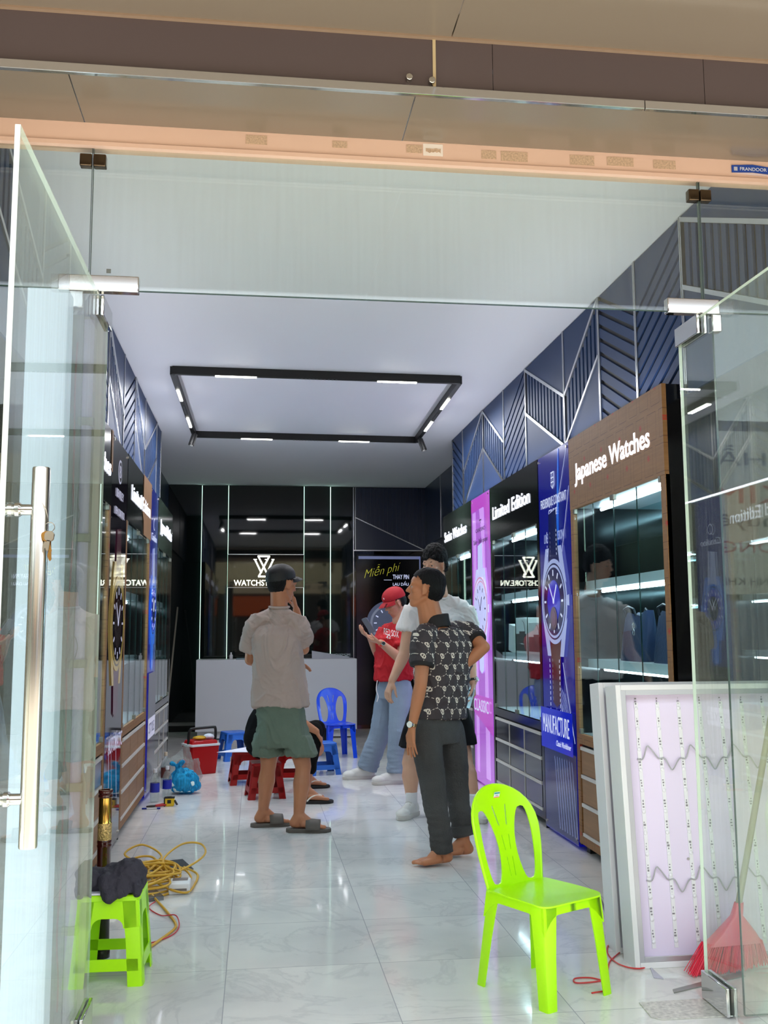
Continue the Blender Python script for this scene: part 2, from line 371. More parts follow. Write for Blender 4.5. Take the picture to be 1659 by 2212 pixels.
# recessed dark-blue wall strips beyond the slatted panelling
t = sroot('trim_3', 'plain dark navy wall strips beyond the slatted panels on the right')
simple('panel', (WR-.03, 10.12, 2.49), (WR-.002, YB-.02, CEZ-.002), mat('navy_dark', (26, 38, 66), .3), t)
b = MB()
for y in (11.3, 12.4): b.box((WR-.036, y-.008, 2.49), (WR-.03, y+.008, CEZ-.002))
b.build('metal_strip', STRIP, t, 0, False)
t = sroot('trim_4', 'plain dark navy wall strips beyond the slatted panels on the left')
simple('panel', (WL+.002, 9.95, 2.49), (WL+.03, YB-.02, CEZ-.002), MT['navy_dark'], t)
MB().box((WL+.03, 11.5, 2.49), (WL+.036, 11.515, CEZ-.002)).build('metal_strip', STRIP, t, 0, False)

# ---------------- slatted navy panelling with chrome strips
def panelling(name, side, bays, label):
    X = 2.035 if side == 'R' else -.965; s = 1 if side == 'R' else -1
    root = sroot(name, label); z0, z1 = 2.42, CEZ-.004
    def P(y, z, off=0): return Vector((X - s*off, y, z))
    back = MB().box((X+s*.004, bays[0][0], z0), (WR-.004 if side == 'R' else WL+.004, bays[-1][1], z1)); back.build('panel_box', NAVYD, root, 0, False)
    # end return facing the back of the shop
    for (ya, yb, ty) in bays:
        ya += .012; yb -= .012; pl = MB(); st = MB()
        def plate(poly):  # poly in (y,z)
            pts = [p for p in poly]
            if len(pts) < 3: return
            pl.prism(pts, (X+s*.004, 0, 0), (0, 1, 0), (0, 0, 1), (-s*.012, 0, 0))
        def clip(poly):
            def half(ps, f):
                out = []
                for i in range(len(ps)):
                    a, b_ = ps[i], ps[(i+1) % len(ps)]; fa, fb = f(a), f(b_)
                    if fa >= 0: out.append(a)
                    if (fa >= 0) != (fb >= 0):
                        tt = fa/(fa-fb); out.append((a[0]+(b_[0]-a[0])*tt, a[1]+(b_[1]-a[1])*tt))
                return out
            for f in (lambda p: p[0]-ya, lambda p: yb-p[0], lambda p: p[1]-z0, lambda p: z1-p[1]):
                poly = half(poly, f)
                if len(poly) < 3: return []
            return poly
        W = yb-ya; sl = .40/ .64 if ty in ('VN', 'VF') else .5
        if ty in ('VN', 'VF'):
            far = 1 if ty == 'VN' else -1     # VN falls toward the door, VF falls toward the back
            if ty == 'VN': la = lambda y: 2.86+.42*(y-ya)/W; lb = lambda y: 2.52+.42*(y-ya)/W
            else: la = lambda y: 3.28-.42*(y-ya)/W; lb = lambda y: 2.94-.42*(y-ya)/W
            plate(clip([(ya, la(ya)+.012), (yb, la(yb)+.012), (yb, z1), (ya, z1)]))
            plate(clip([(ya, z0), (yb, z0), (yb, lb(yb)-.012), (ya, lb(ya)-.012)]))
            n = max(5, int(W/.072))
            for i in range(n):
                a = ya+W*i/n; b2 = ya+W*(i+.58)/n
                plate(clip([(a, lb(a)+.014), (b2, lb(b2)+.014), (b2, la(b2)-.014), (a, la(a)-.014)]))
            for L in (la, lb): st.bar(P(ya, L(ya), .008), P(yb, L(yb), .008), .022, .016, (s, 0, 0))
        else:
            k = -.5 if ty == 'GF' else .5      # GF falls toward the back, GN toward the door
            ref = ya if ty == 'GF' else yb; z = z1 + (.0 if ty == 'GF' else 0)
            H = lambda y, c: c + k*(y-ref)
            cs = [3.30-i*.085 for i in range(9)]
            plate(clip([(ya, H(ya, cs[0])), (yb, H(yb, cs[0])), (yb, z1+1), (ya, z1+1)]))
            for i in range(8):
                plate(clip([(ya, H(ya, cs[i+1])), (yb, H(yb, cs[i+1])), (yb, H(yb, cs[i])-.026), (ya, H(ya, cs[i])-.026)]))
            plate(clip([(ya, z0-1), (yb, z0-1), (yb, H(yb, cs[8])-.026), (ya, H(ya, cs[8])-.026)]))
        pl.build('slat_panel', NAVY, root, 0, False)
        if len(st.b.verts): st.build('metal_strip', STRIP, root, 0, False)
        else: st.b.free()
        v = MB()
        for yy in (yb+.004, yb+.020): v.box((X-s*.014, yy-.005, z0), (X+s*.003, yy+.005, z1))
        v.build('metal_strip', STRIP, root, 0, False)
panelling('trim_5', 'R', [(3.42, 4.40, 'VN'), (4.40, 5.0, 'GF'), (5.0, 5.58, 'GN'), (5.58, 6.27, 'VF'), (6.27, 7.22, 'VN'), (7.22, 7.9, 'GF'), (7.9, 8.66, 'VN'), (8.66, 9.55, 'VF'), (9.55, 10.08, 'GN')], 'navy slatted panelling with silver strips above the right cabinets')
panelling('trim_6', 'L', [(3.42, 4.40, 'VF'), (4.40, 5.0, 'GN'), (5.0, 5.7, 'VN'), (5.7, 6.4, 'GF'), (6.4, 7.15, 'VF'), (7.15, 7.8, 'GN'), (7.8, 8.52, 'VF'), (8.52, 9.5, 'VN'), (9.5, 9.93, 'GF')], 'navy slatted panelling with silver strips above the left cabinets')

# ---------------- shop front: beam, canopy, fascia
BEIGE = mat('beige_beam', (226, 190, 168), .32, var=.03, vscale=3)
simple('wall_front', (-2.6, YF-.02, 2.972), (3.6, YF+.06, 3.04), BEIGE)
t = sroot('trim_7', 'narrow beige rail along the bottom of the beam over the glass')
simple('rail', (-2.6, YF-.028, 2.955), (3.6, YF+.03, 2.970), BEIGE, t)
BROWN = mat('brown_cladding', (126, 113, 98), .22, coat=.2); FASC = mat('dark_fascia', (88, 76, 76), .25, coat=.2)
t = sroot('trim_8', 'glossy brown underside panels between the beam and the chrome edge')
for a, b_ in ((-2.6, -.602), (-.598, .498), (.502, 3.6)): simple('soffit_panel', (a, 3.005, 3.04), (b_, YF+.1, 3.06), BROWN, t)
t = sroot('trim_9', 'dark fascia boards above the chrome edge')
for a, b_ in ((-2.6, .555), (.565, .755), (.757, 1.488), (1.490, 3.6)): simple('fascia_board', (a, 3.0, 3.052), (b_, 3.03, 3.25), FASC, t)
simple('joint_bead', (.555, 2.997, 3.052), (.565, 3.03, 3.245), mat('cream_bead', (200, 180, 140), .5), t)
t = sroot('trim_10', 'polished chrome strip along the bottom of the fascia')
for a, b_ in ((-2.6, 1.268), (1.270, 3.6)): simple('chrome_strip', (a, 2.982, 3.026), (b_, 3.0, 3.056), CHROME, t, .002)
t = sroot('trim_11', 'brown canopy underside at the top of the view')
for a, b_ in ((-9, .615), (.619, 9)): simple('canopy_panel', (a, 1.15, 3.235), (b_, 2.985, 3.26), BROWN, t)  # canopy ends out of view are lengthened to keep sky off the door glass
simple('canopy_edge_bead', (-9, 2.985, 3.228), (9, 3.0, 3.25), mat('edge_bead', (150, 126, 104), .4), t)
simple('upper_wall', (-9, 2.9, 3.26), (9, 3.2, 5.2), BROWN, t)
simple('wall_outer_right', (WR+.1, 2.9, -.05), (9, YF+.06, 3.04), BROWN)['kind'] = 'structure'
simple('wall_outer_left', (-9, 2.9, -.05), (WL-.1, YF+.06, 3.04), BROWN)['kind'] = 'structure'
for i, (px, py) in enumerate(((884, 167), (933, 174))):
    p = at(px, py, 2.985); o = MB().cyl((p.x, 3.0, p.z), (p.x, 2.978, p.z), .011, .011, 20).build('standoff_bolt', STEEL, None, .002)
    tag(o, ('round steel bolt head left of the cream joint on the dark fascia', 'round steel bolt head right of the cream joint on the dark fascia')[i], 'bolt', 'fascia bolts')
# tape residue and label on the beam
def flat(name, px0, py0, px1, py1, m, label, cat, group=None, y=YF-.0215):
    a = at(px0, py0, y); b_ = at(px1, py1, y); o = MB().box((a.x, y, a.z), (b_.x, y+.001, b_.z)).build(name, m, None, 0, False); return tag(o, label, cat, group)
RES = mat('tape_residue', (196, 166, 138), .8, var=.22, vscale=160)
for i, (a, b_, c, d) in enumerate(((718, 300, 750, 320), (878, 308, 912, 331), (1082, 322, 1140, 350), (1231, 330, 1284, 358), (1311, 334, 1369, 360), (1411, 341, 1460, 366), (531, 287, 577, 313), (1040, 320, 1072, 344))):
    o = flat('tape_residue', a, b_+4, c, d, RES, 'patch of dried tape residue on the beige beam', 'tape residue', 'tape residue patches on the beam')
o = flat('paper_label', 914, 310, 957, 338, mat('torn_paper', (238, 226, 214), .8, var=.0), 'torn white paper label stuck on the beige beam', 'label')
b2 = MB(); a = at(920, 319, YF-.024); c = at(952, 331, YF-.024)
random.seed(3); pts = [(a.x+(c.x-a.x)*i/8, a.z-abs(random.uniform(0, .004))) for i in range(9)]+[(c.x-(c.x-a.x)*i/8, c.z+random.uniform(-.002, .006)) for i in range(9)]
b2.prism(pts, (0, YF-.0225, 0), (1, 0, 0), (0, 0, 1), (0, -.0006, 0)).build('torn_patch', RES, o, 0, False)
# blue nameplate
a = at(1580, 357, YF-.022); b_ = at(1690, 384, YF-.022)
o = thing('name_plate', 'small blue nameplate with white lettering on the beam at far right', 'nameplate', loc=(a.x, YF-.022, a.z))
NB = mat('plate_blue', (28, 68, 156), .3)
x0 = a.x; w0 = .165; zt = a.z; hb = .028
MB().prism([(0, 0), (w0*.5, .006), (w0, -.003), (w0, -hb+.002), (w0*.9, -hb), (w0*.5, -hb+.004), (0, -hb)], (x0, YF-.021, zt), (1, 0, 0), (0, 0, 1), (0, -.003, 0)).build('plate', NB, o, 0, False)
text('lettering', 'FRANDOOR', (x0+.032, YF-.0241, zt-.019), FR['B'], .105, .013, WHITEP, o, .0008)
MB().box((x0+.008, YF-.0243, zt-.021), (x0+.022, YF-.0240, zt-.006)).build('emblem', mat('silver_print', (190, 190, 198), .4), o, 0, False)
MB().prism([(0, -hb-.001), (w0*.5, -hb+.003), (w0, -hb-.004), (w0, -hb-.008), (w0*.4, -hb-.006)], (x0, YF-.0212, zt), (1, 0, 0), (0, 0, 1), (0, -.002, 0)).build('lower_band', mat('pale_band', (222, 200, 196), .4), o, 0, False)
fix(o)

# ---------------- glazing of the shop front
PL, PR = -.54, 1.615; TZ = 2.455; TT = 2.955
def pane(root, x0, x1, z0, z1):
    MB().box((x0, YF-.006, z0), (x1, YF+.006, z1)).build('glass_pane', GL_FRONT, root, 0, False)
    e = MB(); e.box((x0, YF-.006, z0-.0015), (x1, YF+.006, z0)); e.box((x0-.0015, YF-.006, z0), (x0, YF+.006, z1)); e.box((x1, YF-.006, z0), (x1+.0015, YF+.006, z1)); e.build('glass_edge', GL_EDGE, root, 0, False)
def fitting(name, root, a, b_, m=None): return MB().box(a, b_).build(name, m or STEEL, root, .003)
w1 = sroot('window_1', 'long glass transom over the open doorway'); pane(w1, -.568, 1.61, TZ, TT)
w2 = sroot('window_2', 'glass side panel left of the doorway'); pane(w2, -1.28, -.585, .01, TZ-.003)
w3 = sroot('window_3', 'glass side panel right of the doorway'); pane(w3, 1.648, 2.5, .01, TZ-.003)
w4 = sroot('window_4', 'glass pane over the left side panel'); pane(w4, -1.28, -.574, TZ+.003, TT)
w5 = sroot('window_5', 'glass pane over the right side panel'); pane(w5, 1.618, 2.5, TZ+.003, TT)
BRZ = mat('bronze_metal', (92, 78, 62), .12, 1)
for root, x, z in ((w1, -.571, 2.91), (w1, 1.614, 2.90)):
    f = MB(); f.box((x-.043, YF-.016, z-.022), (x-.002, YF+.016, z+.022)); f.box((x+.002, YF-.016, z-.022), (x+.045, YF+.016, z+.022)); f.build('glass_connector', BRZ, root, .004)
for x, s in ((PL, -1), (PR, 1)):
    f = MB(); xa, xb = (x-.095, x+.135) if s < 0 else (x-.145, x+.055)
    f.box((xa, YF-.018, TZ-.010), (xb, YF+.018, TZ+.046)); 
    if s < 0: f.box((xa, YF-.018, TZ-.07), (x-.045, YF+.018, TZ-.010))
    else: f.box((x+.022, YF-.018, TZ-.075), (x+.060, YF+.018, TZ-.010))
    f.build('over_panel_patch', CHROME, w1, .004)
o = MB().box((-.515, YF-.0075, 2.512), (-.5, YF-.0065, 2.527)).build('glass_marking', mat('etched_grey', (110, 116, 112), .5), w1, 0, False)

# ---------------- the two open glass door leaves
def leaf(name, x, y0, y1, label):
    r = sroot(name, label)
    MB().box((x-.006, y0, .012), (x+.006, y1, 2.44)).build('glass_leaf', GL_DOOR, r, 0, False)
    e = MB(); e.box((x-.006, y0-.002, .012), (x+.006, y0, 2.44)); e.box((x-.006, y1, .012), (x+.006, y1+.002, 2.44)); e.box((x-.006, y0, 2.44), (x+.006, y1, 2.442)); e.build('polished_edge', mat('polished_edge', (214, 224, 214), .12, 0, .9), r, 0, False)
    for nm, z0, z1 in (('top_patch', 2.375, 2.447), ('bottom_patch', .006, .10)):
        f = MB()
        for sx in (-1, 1): f.box((x+sx*.007, y1-.19, z0), (x+sx*.02, y1+.004, z1))
        f.box((x-.0065, y1-.185, z0+(.0 if nm == 'bottom_patch' else .066)), (x+.0065, y1+.003, z0+(.006 if nm == 'bottom_patch' else .072)))
        f.build(nm, CHROME, r, .003)
    MB().cyl((x, YF, 2.447), (x, YF, 2.462), .008).build('top_pivot', STEEL, r)
    return r
d1 = leaf('door_1', PL-.004, 2.205, 3.555, 'left glass door leaf standing open toward the street')
d2 = leaf('door_2', PR-.012, 2.16, 3.525, 'right glass door leaf standing open toward the street')
hy = 2.285
def pull(root, x, s, y):
    hx = x+s*.062
    MB().lathe([(.0, .840), (.0185, .842), (.0195, .845), (.0195, 1.668), (.0185, 1.671), (0, 1.672)], (hx, y, 0), 28).build('handle_tube', STEEL, root)
    for z in (1.575, .945):
        MB().lathe([(.0125, 0), (.0125, .062)], (x if s > 0 else hx, y, z), 20, 'x').build('handle_post', CHROME, root)
        MB().lathe([(.012, .0), (.0165, .003), (.0165, .012), (.013, .016)], (x+.006 if s > 0 else x-.022, y, z), 20, 'x').build('handle_collar', CHROME, root)
pull(d1, PL-.004, 1, hy); pull(d1, PL-.004, -1, hy)
# keys hanging from the left door pull
hx = PL-.004+.062; kz = 1.535
k = thing('key_bunch', 'bunch of keys on a wire ring hanging from the left door handle', 'keys', loc=(hx+.02, hy-.01, kz))
R_ = MB(); R_.tube([(hx+.024+.011*math.cos(t_/12*math.pi), hy-.012, kz+.011*math.sin(t_/12*math.pi)) for t_ in range(24)], .0009, 6, True); R_.build('key_ring', STEEL, k)
R_ = MB(); R_.tube([(hx, hy-.019, 1.60), (hx+.016, hy-.016, 1.575), (hx+.019, hy-.012, 1.560), (hx+.021, hy-.012, kz+.011)], .0008, 5); R_.build('hanging_wire', STEEL, k)
BRASS = mat('brass', (196, 150, 84), .25, 1)
for i, (ang, dx, L, mm) in enumerate(((-.05, 0, .066, BRASS), (.45, .006, .052, STEEL), (-.28, -.008, .05, BRASS), (.12, .003, .045, STEEL))):
    R_ = MB(); rot = Matrix.Rotation(ang, 3, 'Y'); c0 = Vector((hx+.024+dx, hy-.013-i*.003, kz-.010))
    R_.prism([(x_, z_) for x_, z_ in rounded(.020, .022, .008, 4, 0, -.011)], c0, rot @ Vector((1, 0, 0)), rot @ Vector((0, 0, 1)), (0, .002, 0))
    R_.prism([(-.0035, -.02), (.0035, -.02), (.0035, -L+.004), (0, -L), (-.0035, -L+.006), (-.005, -L*.8), (-.0035, -L*.7)], c0, rot @ Vector((1, 0, 0)), rot @ Vector((0, 0, 1)), (0, .002, 0))
    R_.build('key', mm, k, 0, False)
fix(k)
# ------------------------------------------------------------------ display cabinets
DRB = mat('drawer_black', (18, 22, 32), .12, coat=.3); WSTR = mat('white_rail', (208, 204, 198), .4)
PLYD = mat('drawer_ply', (150, 112, 76), .45, var=.12, vscale=3, stretch=(1, 1, 20))
SHELF = mat('shelf_white', (206, 214, 214), .3); CABIN = mat('cabinet_inside', (60, 88, 96), .3); CLIP = mat('clip_metal', (140, 140, 130), .3, .8)
def cabinet(side, y0, y1, kind, words, label, tx, npan=4, plate=None, ty=None):
    s = 1 if side == 'R' else -1; X = XR if side == 'R' else XL; W = (WR-.004) if side == 'R' else (WL+.004)
    body = PLY if kind == 'kraft' else BLACKL; frame = KRAFT if kind == 'kraft' else BLACKL
    c = thing('display_cabinet', label, 'display cabinet', 'watch display cabinets along the walls', loc=(X+s*.2, (y0+y1)/2, 0))
    x = lambda d: X+s*d
    D = abs(W-X)
    m = MB(); m.box((x(0), y0, 0), (x(D), y0+.022, 2.48)); m.build('side_panel', BLACKL, c, 0, False)
    m = MB(); m.box((x(0), y1-.022, .04), (x(D), y1, 2.48)); m.build('side_panel', BLACKL, c, 0, False)
    m = MB(); m.box((x(-.006), y0-.001, 2.04), (x(.016), y1, 2.482)); m.build('header_board', frame, c, 0, False)
    m = MB(); m.box((x(.016), y0+.022, 2.42), (x(D), y1-.022, 2.44)).box((x(.016), y0+.022, 2.05), (x(D), y1-.022, 2.07)); m.build('top_panel', WHITELAM, c, 0, False)
    m = MB(); m.box((x(-.004), y0, .10), (x(.02), y0+.055, 2.04)).box((x(-.004), y1-.055, .10), (x(.02), y1, 2.04)).box((x(-.004), y0+.055, .632), (x(.02), y1-.055, .69)).box((x(-.004), y0, .05), (x(.02), y1, .10))
    m.build('front_frame', frame if kind == 'kraft' else BLACKL, c, 0, False)
    MB().box((x(D-.012), y0+.022, .70), (x(D-.004), y1-.022, 2.05)).build('mirror_back', MIRROR, c, 0, False)
    MB().box((x(.02), y0+.022, .66), (x(D-.012), y1-.022, .69)).build('cabinet_floor', SHELF, c, 0, False)
    m = MB().box((x(.02), y0+.022, .11), (x(D-.01), y1-.022, .13)); m.build('bottom_board', BLACKM, c, 0, False)
    for z in (1.60, 1.13):
        sh = MB().box((x(.075), y0+.022, z-.05), (x(D-.012), y1-.022, z)).build('shelf', SHELF, c, 0, False)
        MB().cyl((x(.16), y0+.08, z-.062), (x(.16), y1-.08, z-.062), .009, None, 10).build('light_tube', TUBE, sh)
    MB().cyl((x(.16), y0+.10, 2.035), (x(.16), y1-.10, 2.035), .009, None, 10).build('light_tube', TUBE, c)
    # glass doors
    a, b_ = y0+.055, y1-.055; w_ = (b_-a)/npan
    for i in range(npan):
        g = MB().box((x(.004), a+w_*i+.002, .695), (x(.009), a+w_*(i+1)-.002, 2.035)).build('glass_door', GL_CAB, c, 0, False)
        MB().box((x(.003), a+w_*i+.0005, .695), (x(.0095), a+w_*i+.002, 2.035)).build('door_edge', mat('pane_edge', (24, 54, 52), .2), g, 0, False)
        e = a+w_*i if i % 2 == 0 else a+w_*(i+1)-.03
        MB().box((x(-.006), e+.004, .69), (x(.014), e+.028, .72)).box((x(-.006), e+.004, 2.01), (x(.014), e+.028, 2.04)).build('hinge', CLIP, g, .002)
    # drawers: three rows, three columns between pale rails
    ya, yb = y0+.075, y1-.075; zz = [.118, .290, .455, .618]
    MB().box((x(.012), ya-.02, .105), (x(.03), yb+.02, .63)).build('drawer_recess', BLACKM, c, 0, False)
    dm = PLYD if kind == 'kraft' else DRB
    for r in range(3):
        for k in range(3):
            u0 = ya+(yb-ya)*k/3; u1 = ya+(yb-ya)*(k+1)/3; mm = DRB if (plate and (r, k) in plate) else dm
            d = MB().box((x(-.002), u0+.004, zz[r]+.004), (x(.3), u1-.004, zz[r+1]-.022)).build('drawer', mm, c, 0, False)
            MB().box((x(-.008), u0, zz[r+1]-.021), (x(.004), u1, zz[r+1]-.001)).build('drawer_rail', WSTR, d, 0, False)
    rl = MB().box((x(-.006), ya, .10), (x(.004), yb, .118))
    if kind != 'kraft':
        for k in (1, 2): rl.box((x(-.007), ya+(yb-ya)*k/3-.004, .118), (x(.004), ya+(yb-ya)*k/3+.004, .60))
    rl.build('rail', WSTR, c, 0, False)
    for yy in (y0+.03, y1-.09):
        MB().box((x(.03), yy, 0), (x(.09), yy+.06, .11)).build('foot', BLACKM, c, 0, False)
    MB().box((x(.35), y0+.05, 0), (x(.37), y1-.05, .11)).build('plinth', WHITELAM, c, 0, False)
    if words:
        a, b2 = tx
        if side == 'R': text('sign_letters', words, (x(-.008), b2, 2.205), FR['R'], b2-a, .105, LETTER, c, .003, .012, label='glowing white raised letters')
        else: text('sign_letters', words, (x(-.008), a, 2.205), FR['L'], b2-a, .105, LETTER, c, .003, .012, label='glowing white raised letters')
    return fix(c)
cR1 = cabinet('R', 4.46, 5.905, 'kraft', 'Japanese Watches', 'brown film-covered display cabinet on the right, nearest the door', (4.62, 5.785))
cR2 = cabinet('R', 6.60, 8.03, 'black', 'Limited Edition', 'black display cabinet on the right between the blue and the purple banner', (6.80, 7.92))
cR3 = cabinet('R', 8.76, 10.12, 'black', 'Swiss Watches', 'black display cabinet on the right beyond the purple banner', (8.96, 10.03))
cL1 = cabinet('L', 4.46, 5.93, 'kraft', 'Swiss Watches', 'display cabinet on the left nearest the door, seen through the glass leaf', (4.72, 5.86), plate=((2, 2),))
cL2 = cabinet('L', 6.655, 8.12, 'kraft', 'Limited Edition', 'left display cabinet with brown drawers and a half peeled brown header', (6.875, 8.04))
cL3 = cabinet('L', 8.745, 10.2, 'black', 'Japanese Watches', 'black display cabinet on the left at the far end of the row', (8.97, 10.09))
# headers on the left row are black; the middle one keeps a piece of brown film
for c in (cL1, cL2):
    for ch in c.children:
        if ch.name.startswith('header_board'): ch.data.materials[0] = BLACKL
o = MB().prism([(7.55, 2.488), (8.118, 2.488), (8.118, 2.035), (7.60, 2.035), (7.585, 2.14), (7.50, 2.20), (7.56, 2.30)], (XL+.0085, 0, 0), (0, 1, 0), (0, 0, 1), (.0015, 0, 0)).build('protective_film', mat('brown_film', (140, 102, 66), .6, var=.1, vscale=6), cL2, 0, False)
fix(cL2)
o = MB().prism([(5.86, 2.486), (5.931, 2.486), (5.931, 2.24), (5.88, 2.24)], (XL+.0085, 0, 0), (0, 1, 0), (0, 0, 1), (.0015, 0, 0)).build('protective_film', MT['brown_film'], cL1, 0, False); fix(cL1)

# goods inside the right cabinets
def bag(y, label, w_=.36, h_=.26, z=1.131, x=2.13):
    r = thing('tote_bag', label, 'bag', 'navy bags on the cabinet shelf', loc=(x, y, z)); m = MB()
    R = []
    for k, (t_, sw) in enumerate(((0, 1), (.04, 1.03), (.5, 1.02), (.9, .93), (1, .9))):
        R.append([Vector((x + ((px_)*.13*(1-.55*t_)), y+py_*w_*sw, z+t_*h_+(.02*math.sin(py_*9) if t_ > .8 else 0))) for px_, py_ in rounded(1, 1, .22, 4)])
    m.skin(R); m.build('bag_body', mat('navy_leather', (38, 54, 92), .35, bump=.25, bscale=60), r)
    m = MB()
    for sx in (-1, 1): m.tube([(x-.05, y-w_*.22+sx*.0, z+h_*.95), (x-.06, y-w_*.2, z+h_*1.1), (x-.06, y, z+h_*1.16), (x-.06, y+w_*.2, z+h_*1.1), (x-.05, y+w_*.22, z+h_*.95)] if sx < 0 else [(x+.05, y-w_*.22, z+h_*.9), (x+.04, y, z+h_*1.12), (x+.05, y+w_*.22, z+h_*.9)], .007, 6)
    m.build('strap', mat('navy_strap', (16, 22, 40), .4), r)
    m = MB(); 
    for dz in (0, -.035): m.tube([(x-.075, y-.1+.012*math.cos(a), z+h_*.75+dz+.017*math.sin(a)) for a in [i*math.pi/5 for i in range(10)]], .003, 6, True)
    m.build('clasp', CHROME, r); return fix(r)
bag(4.88, 'navy bag with silver clasp on the middle shelf, nearer the door'); bag(5.36, 'navy bag with silver clasp on the middle shelf, farther from the door')
def crumple(name, c, r, m, parent=None, seed=1, amp=.25, f=6, zmin=None, sub=4):
    b = bmesh.new(); bmesh.ops.create_icosphere(b, subdivisions=sub, radius=1)
    for v in b.verts:
        p = v.co.copy(); n = noise.noise(p*f*.35+Vector((seed*7.1, 0, 0)))*.7+noise.ridged_multi_fractal(p*f*.5+Vector((0, seed*3.3, 0)), .9, 2.1, 4, .8, 2.0)*.22
        q = p*(1+amp*n); v.co = Vector((q.x*r[0], q.y*r[1], q.z*r[2]))+Vector(c)
        if zmin is not None and v.co.z < zmin: v.co.z = zmin+.001
    me = bpy.data.meshes.new(name); b.to_mesh(me); b.free()
    for p in me.polygons: p.use_smooth = True
    me.materials.append(m); o = bpy.data.objects.new(name, me); COL.objects.link(o)
    if parent: o.parent = parent
    return o
tag(crumple('crumpled_bag', (2.03, 4.60, 1.182), (.045, .075, .05), mat('pale_green_bag', (188, 196, 160), .5), seed=3, amp=.35, zmin=1.131), 'crumpled pale green bag on the cabinet shelf beside the navy bags', 'bag')
BXW = mat('box_white', (226, 228, 224), .4); BXD = mat('box_dark', (84, 78, 76), .5)
def giftbox(y, z, w_, h_, label, x=2.06):
    r = thing('gift_box', label, 'box', 'printed boxes on the cabinet shelf', loc=(x, y, z))
    MB().box((x-.06, y-w_/2, z), (x+.08, y+w_/2, z+h_)).build('carton', BXW, r, .002)
    MB().box((x-.0615, y-w_/2+.004, z+.02), (x-.0602, y+w_/2-.004, z+h_*.55)).build('printed_band', BXD, r, 0, False)
    c = (x-.063, y-w_*.12, z+h_*.62); MB().lathe([(h_*.30, 0), (h_*.30, .0015)], c, 28, 'x').build('printed_face', mat('dark_print', (90, 84, 82), .5), r)
    MB().prism([(h_*.30*math.cos(math.pi*i/14)*.98, h_*.30*math.sin(math.pi*i/14)*.98) for i in range(15)], (c[0]-.001, c[1], c[2]), (0, -1, 0), (0, 0, 1), (-.001, 0, 0)).build('printed_cap', BXW, r, 0, False)
    return fix(r)
giftbox(7.02, 1.131, .34, .23, 'white box with round printed face, nearer one on the shelf'); giftbox(7.40, 1.131, .30, .27, 'white box with round printed face, farther one on the shelf')
o = MB().box((2.0, 7.64, 1.14), (2.14, 7.78, 1.35), Matrix.Rotation(.12, 3, 'X')).build('white_carton', BXW, None, .002); tag(o, 'plain white carton leaning beside the printed boxes', 'box')

# ------------------------------------------------------------------ banners between the cabinets
def em(name, c, s=.9, rough=.15): return mat(name, tuple(int(v*.6) for v in c), rough, emit=c, es=s*.42, coat=.3)
class Art:
    def __init__(s, root, side, X, yc): s.r = root; s.s = side; s.X = X; s.y = yc; s.k = 0
    def put(s, name, polys, m, lab=None):
        """polys in (a, z): a to the reader's right of the banner's middle"""
        s.k += 1; b = MB(); u, v, n = FR[s.s]; o = Vector((s.X, s.y, 0)) + n*(.0008*s.k)
        for p in polys: b.prism(p, o, u, v, n*.0008)
        ob = b.build(name, m, s.r, 0, False)
        if lab: ob['label'] = lab
        return ob
    def disc(s, c, r, n=48, sx=1): return [(c[0]+r*sx*math.cos(2*math.pi*i/n), c[1]+r*math.sin(2*math.pi*i/n)) for i in range(n)]
    def txt(s, words, a, z, w_, h_, m, italic=0, bold=.0, name='lettering'):
        s.k += 1; u, v, n = FR[s.s]; return text(name, words, Vector((s.X, s.y, 0))+n*(.0008*s.k)+u*a+v*z, (u, v, n), w_, h_, m, s.r, .001, bold, italic)
    def line(s, p, q, w_): 
        p, q = Vector(p), Vector(q); d = (q-p).normalized(); t_ = Vector((-d.y, d.x))*w_/2; return [tuple(p+t_), tuple(p-t_), tuple(q-t_), tuple(q+t_)]
def ticks(c, r0, r1, w_, n=12): 
    out = []
    for i in range(n):
        a = 2*math.pi*i/n; d = Vector((math.cos(a), math.sin(a))); t_ = Vector((-d.y, d.x))*w_/2; p = Vector(c)+d*r0; q = Vector(c)+d*r1
        out.append([tuple(p+t_), tuple(p-t_), tuple(q-t_), tuple(q+t_)])
    return out
def banner(side, y0, y1, m, label, depth=.06):
    s = 1 if side == 'R' else -1; X = (XR if side == 'R' else XL)
    r = thing('light_banner', label, 'banner', 'tall advertising light banners', loc=(X+s*.03, (y0+y1)/2, 0))
    MB().box((X-s*.004, y0+.004, .02), (X+s*depth, y1-.004, 2.478)).build('panel', m, r, 0, False)
    b = MB()
    for yy in (y0+.03, y1-.03):
        for z in (2.45, .06): b.cyl((X-s*.004, yy, z), (X-s*.012, yy, z), .009, None, 12)
    b.build('fixing_stud', STEEL, r)
    return r, Art(r, side, X-s*.004, (y0+y1)/2)
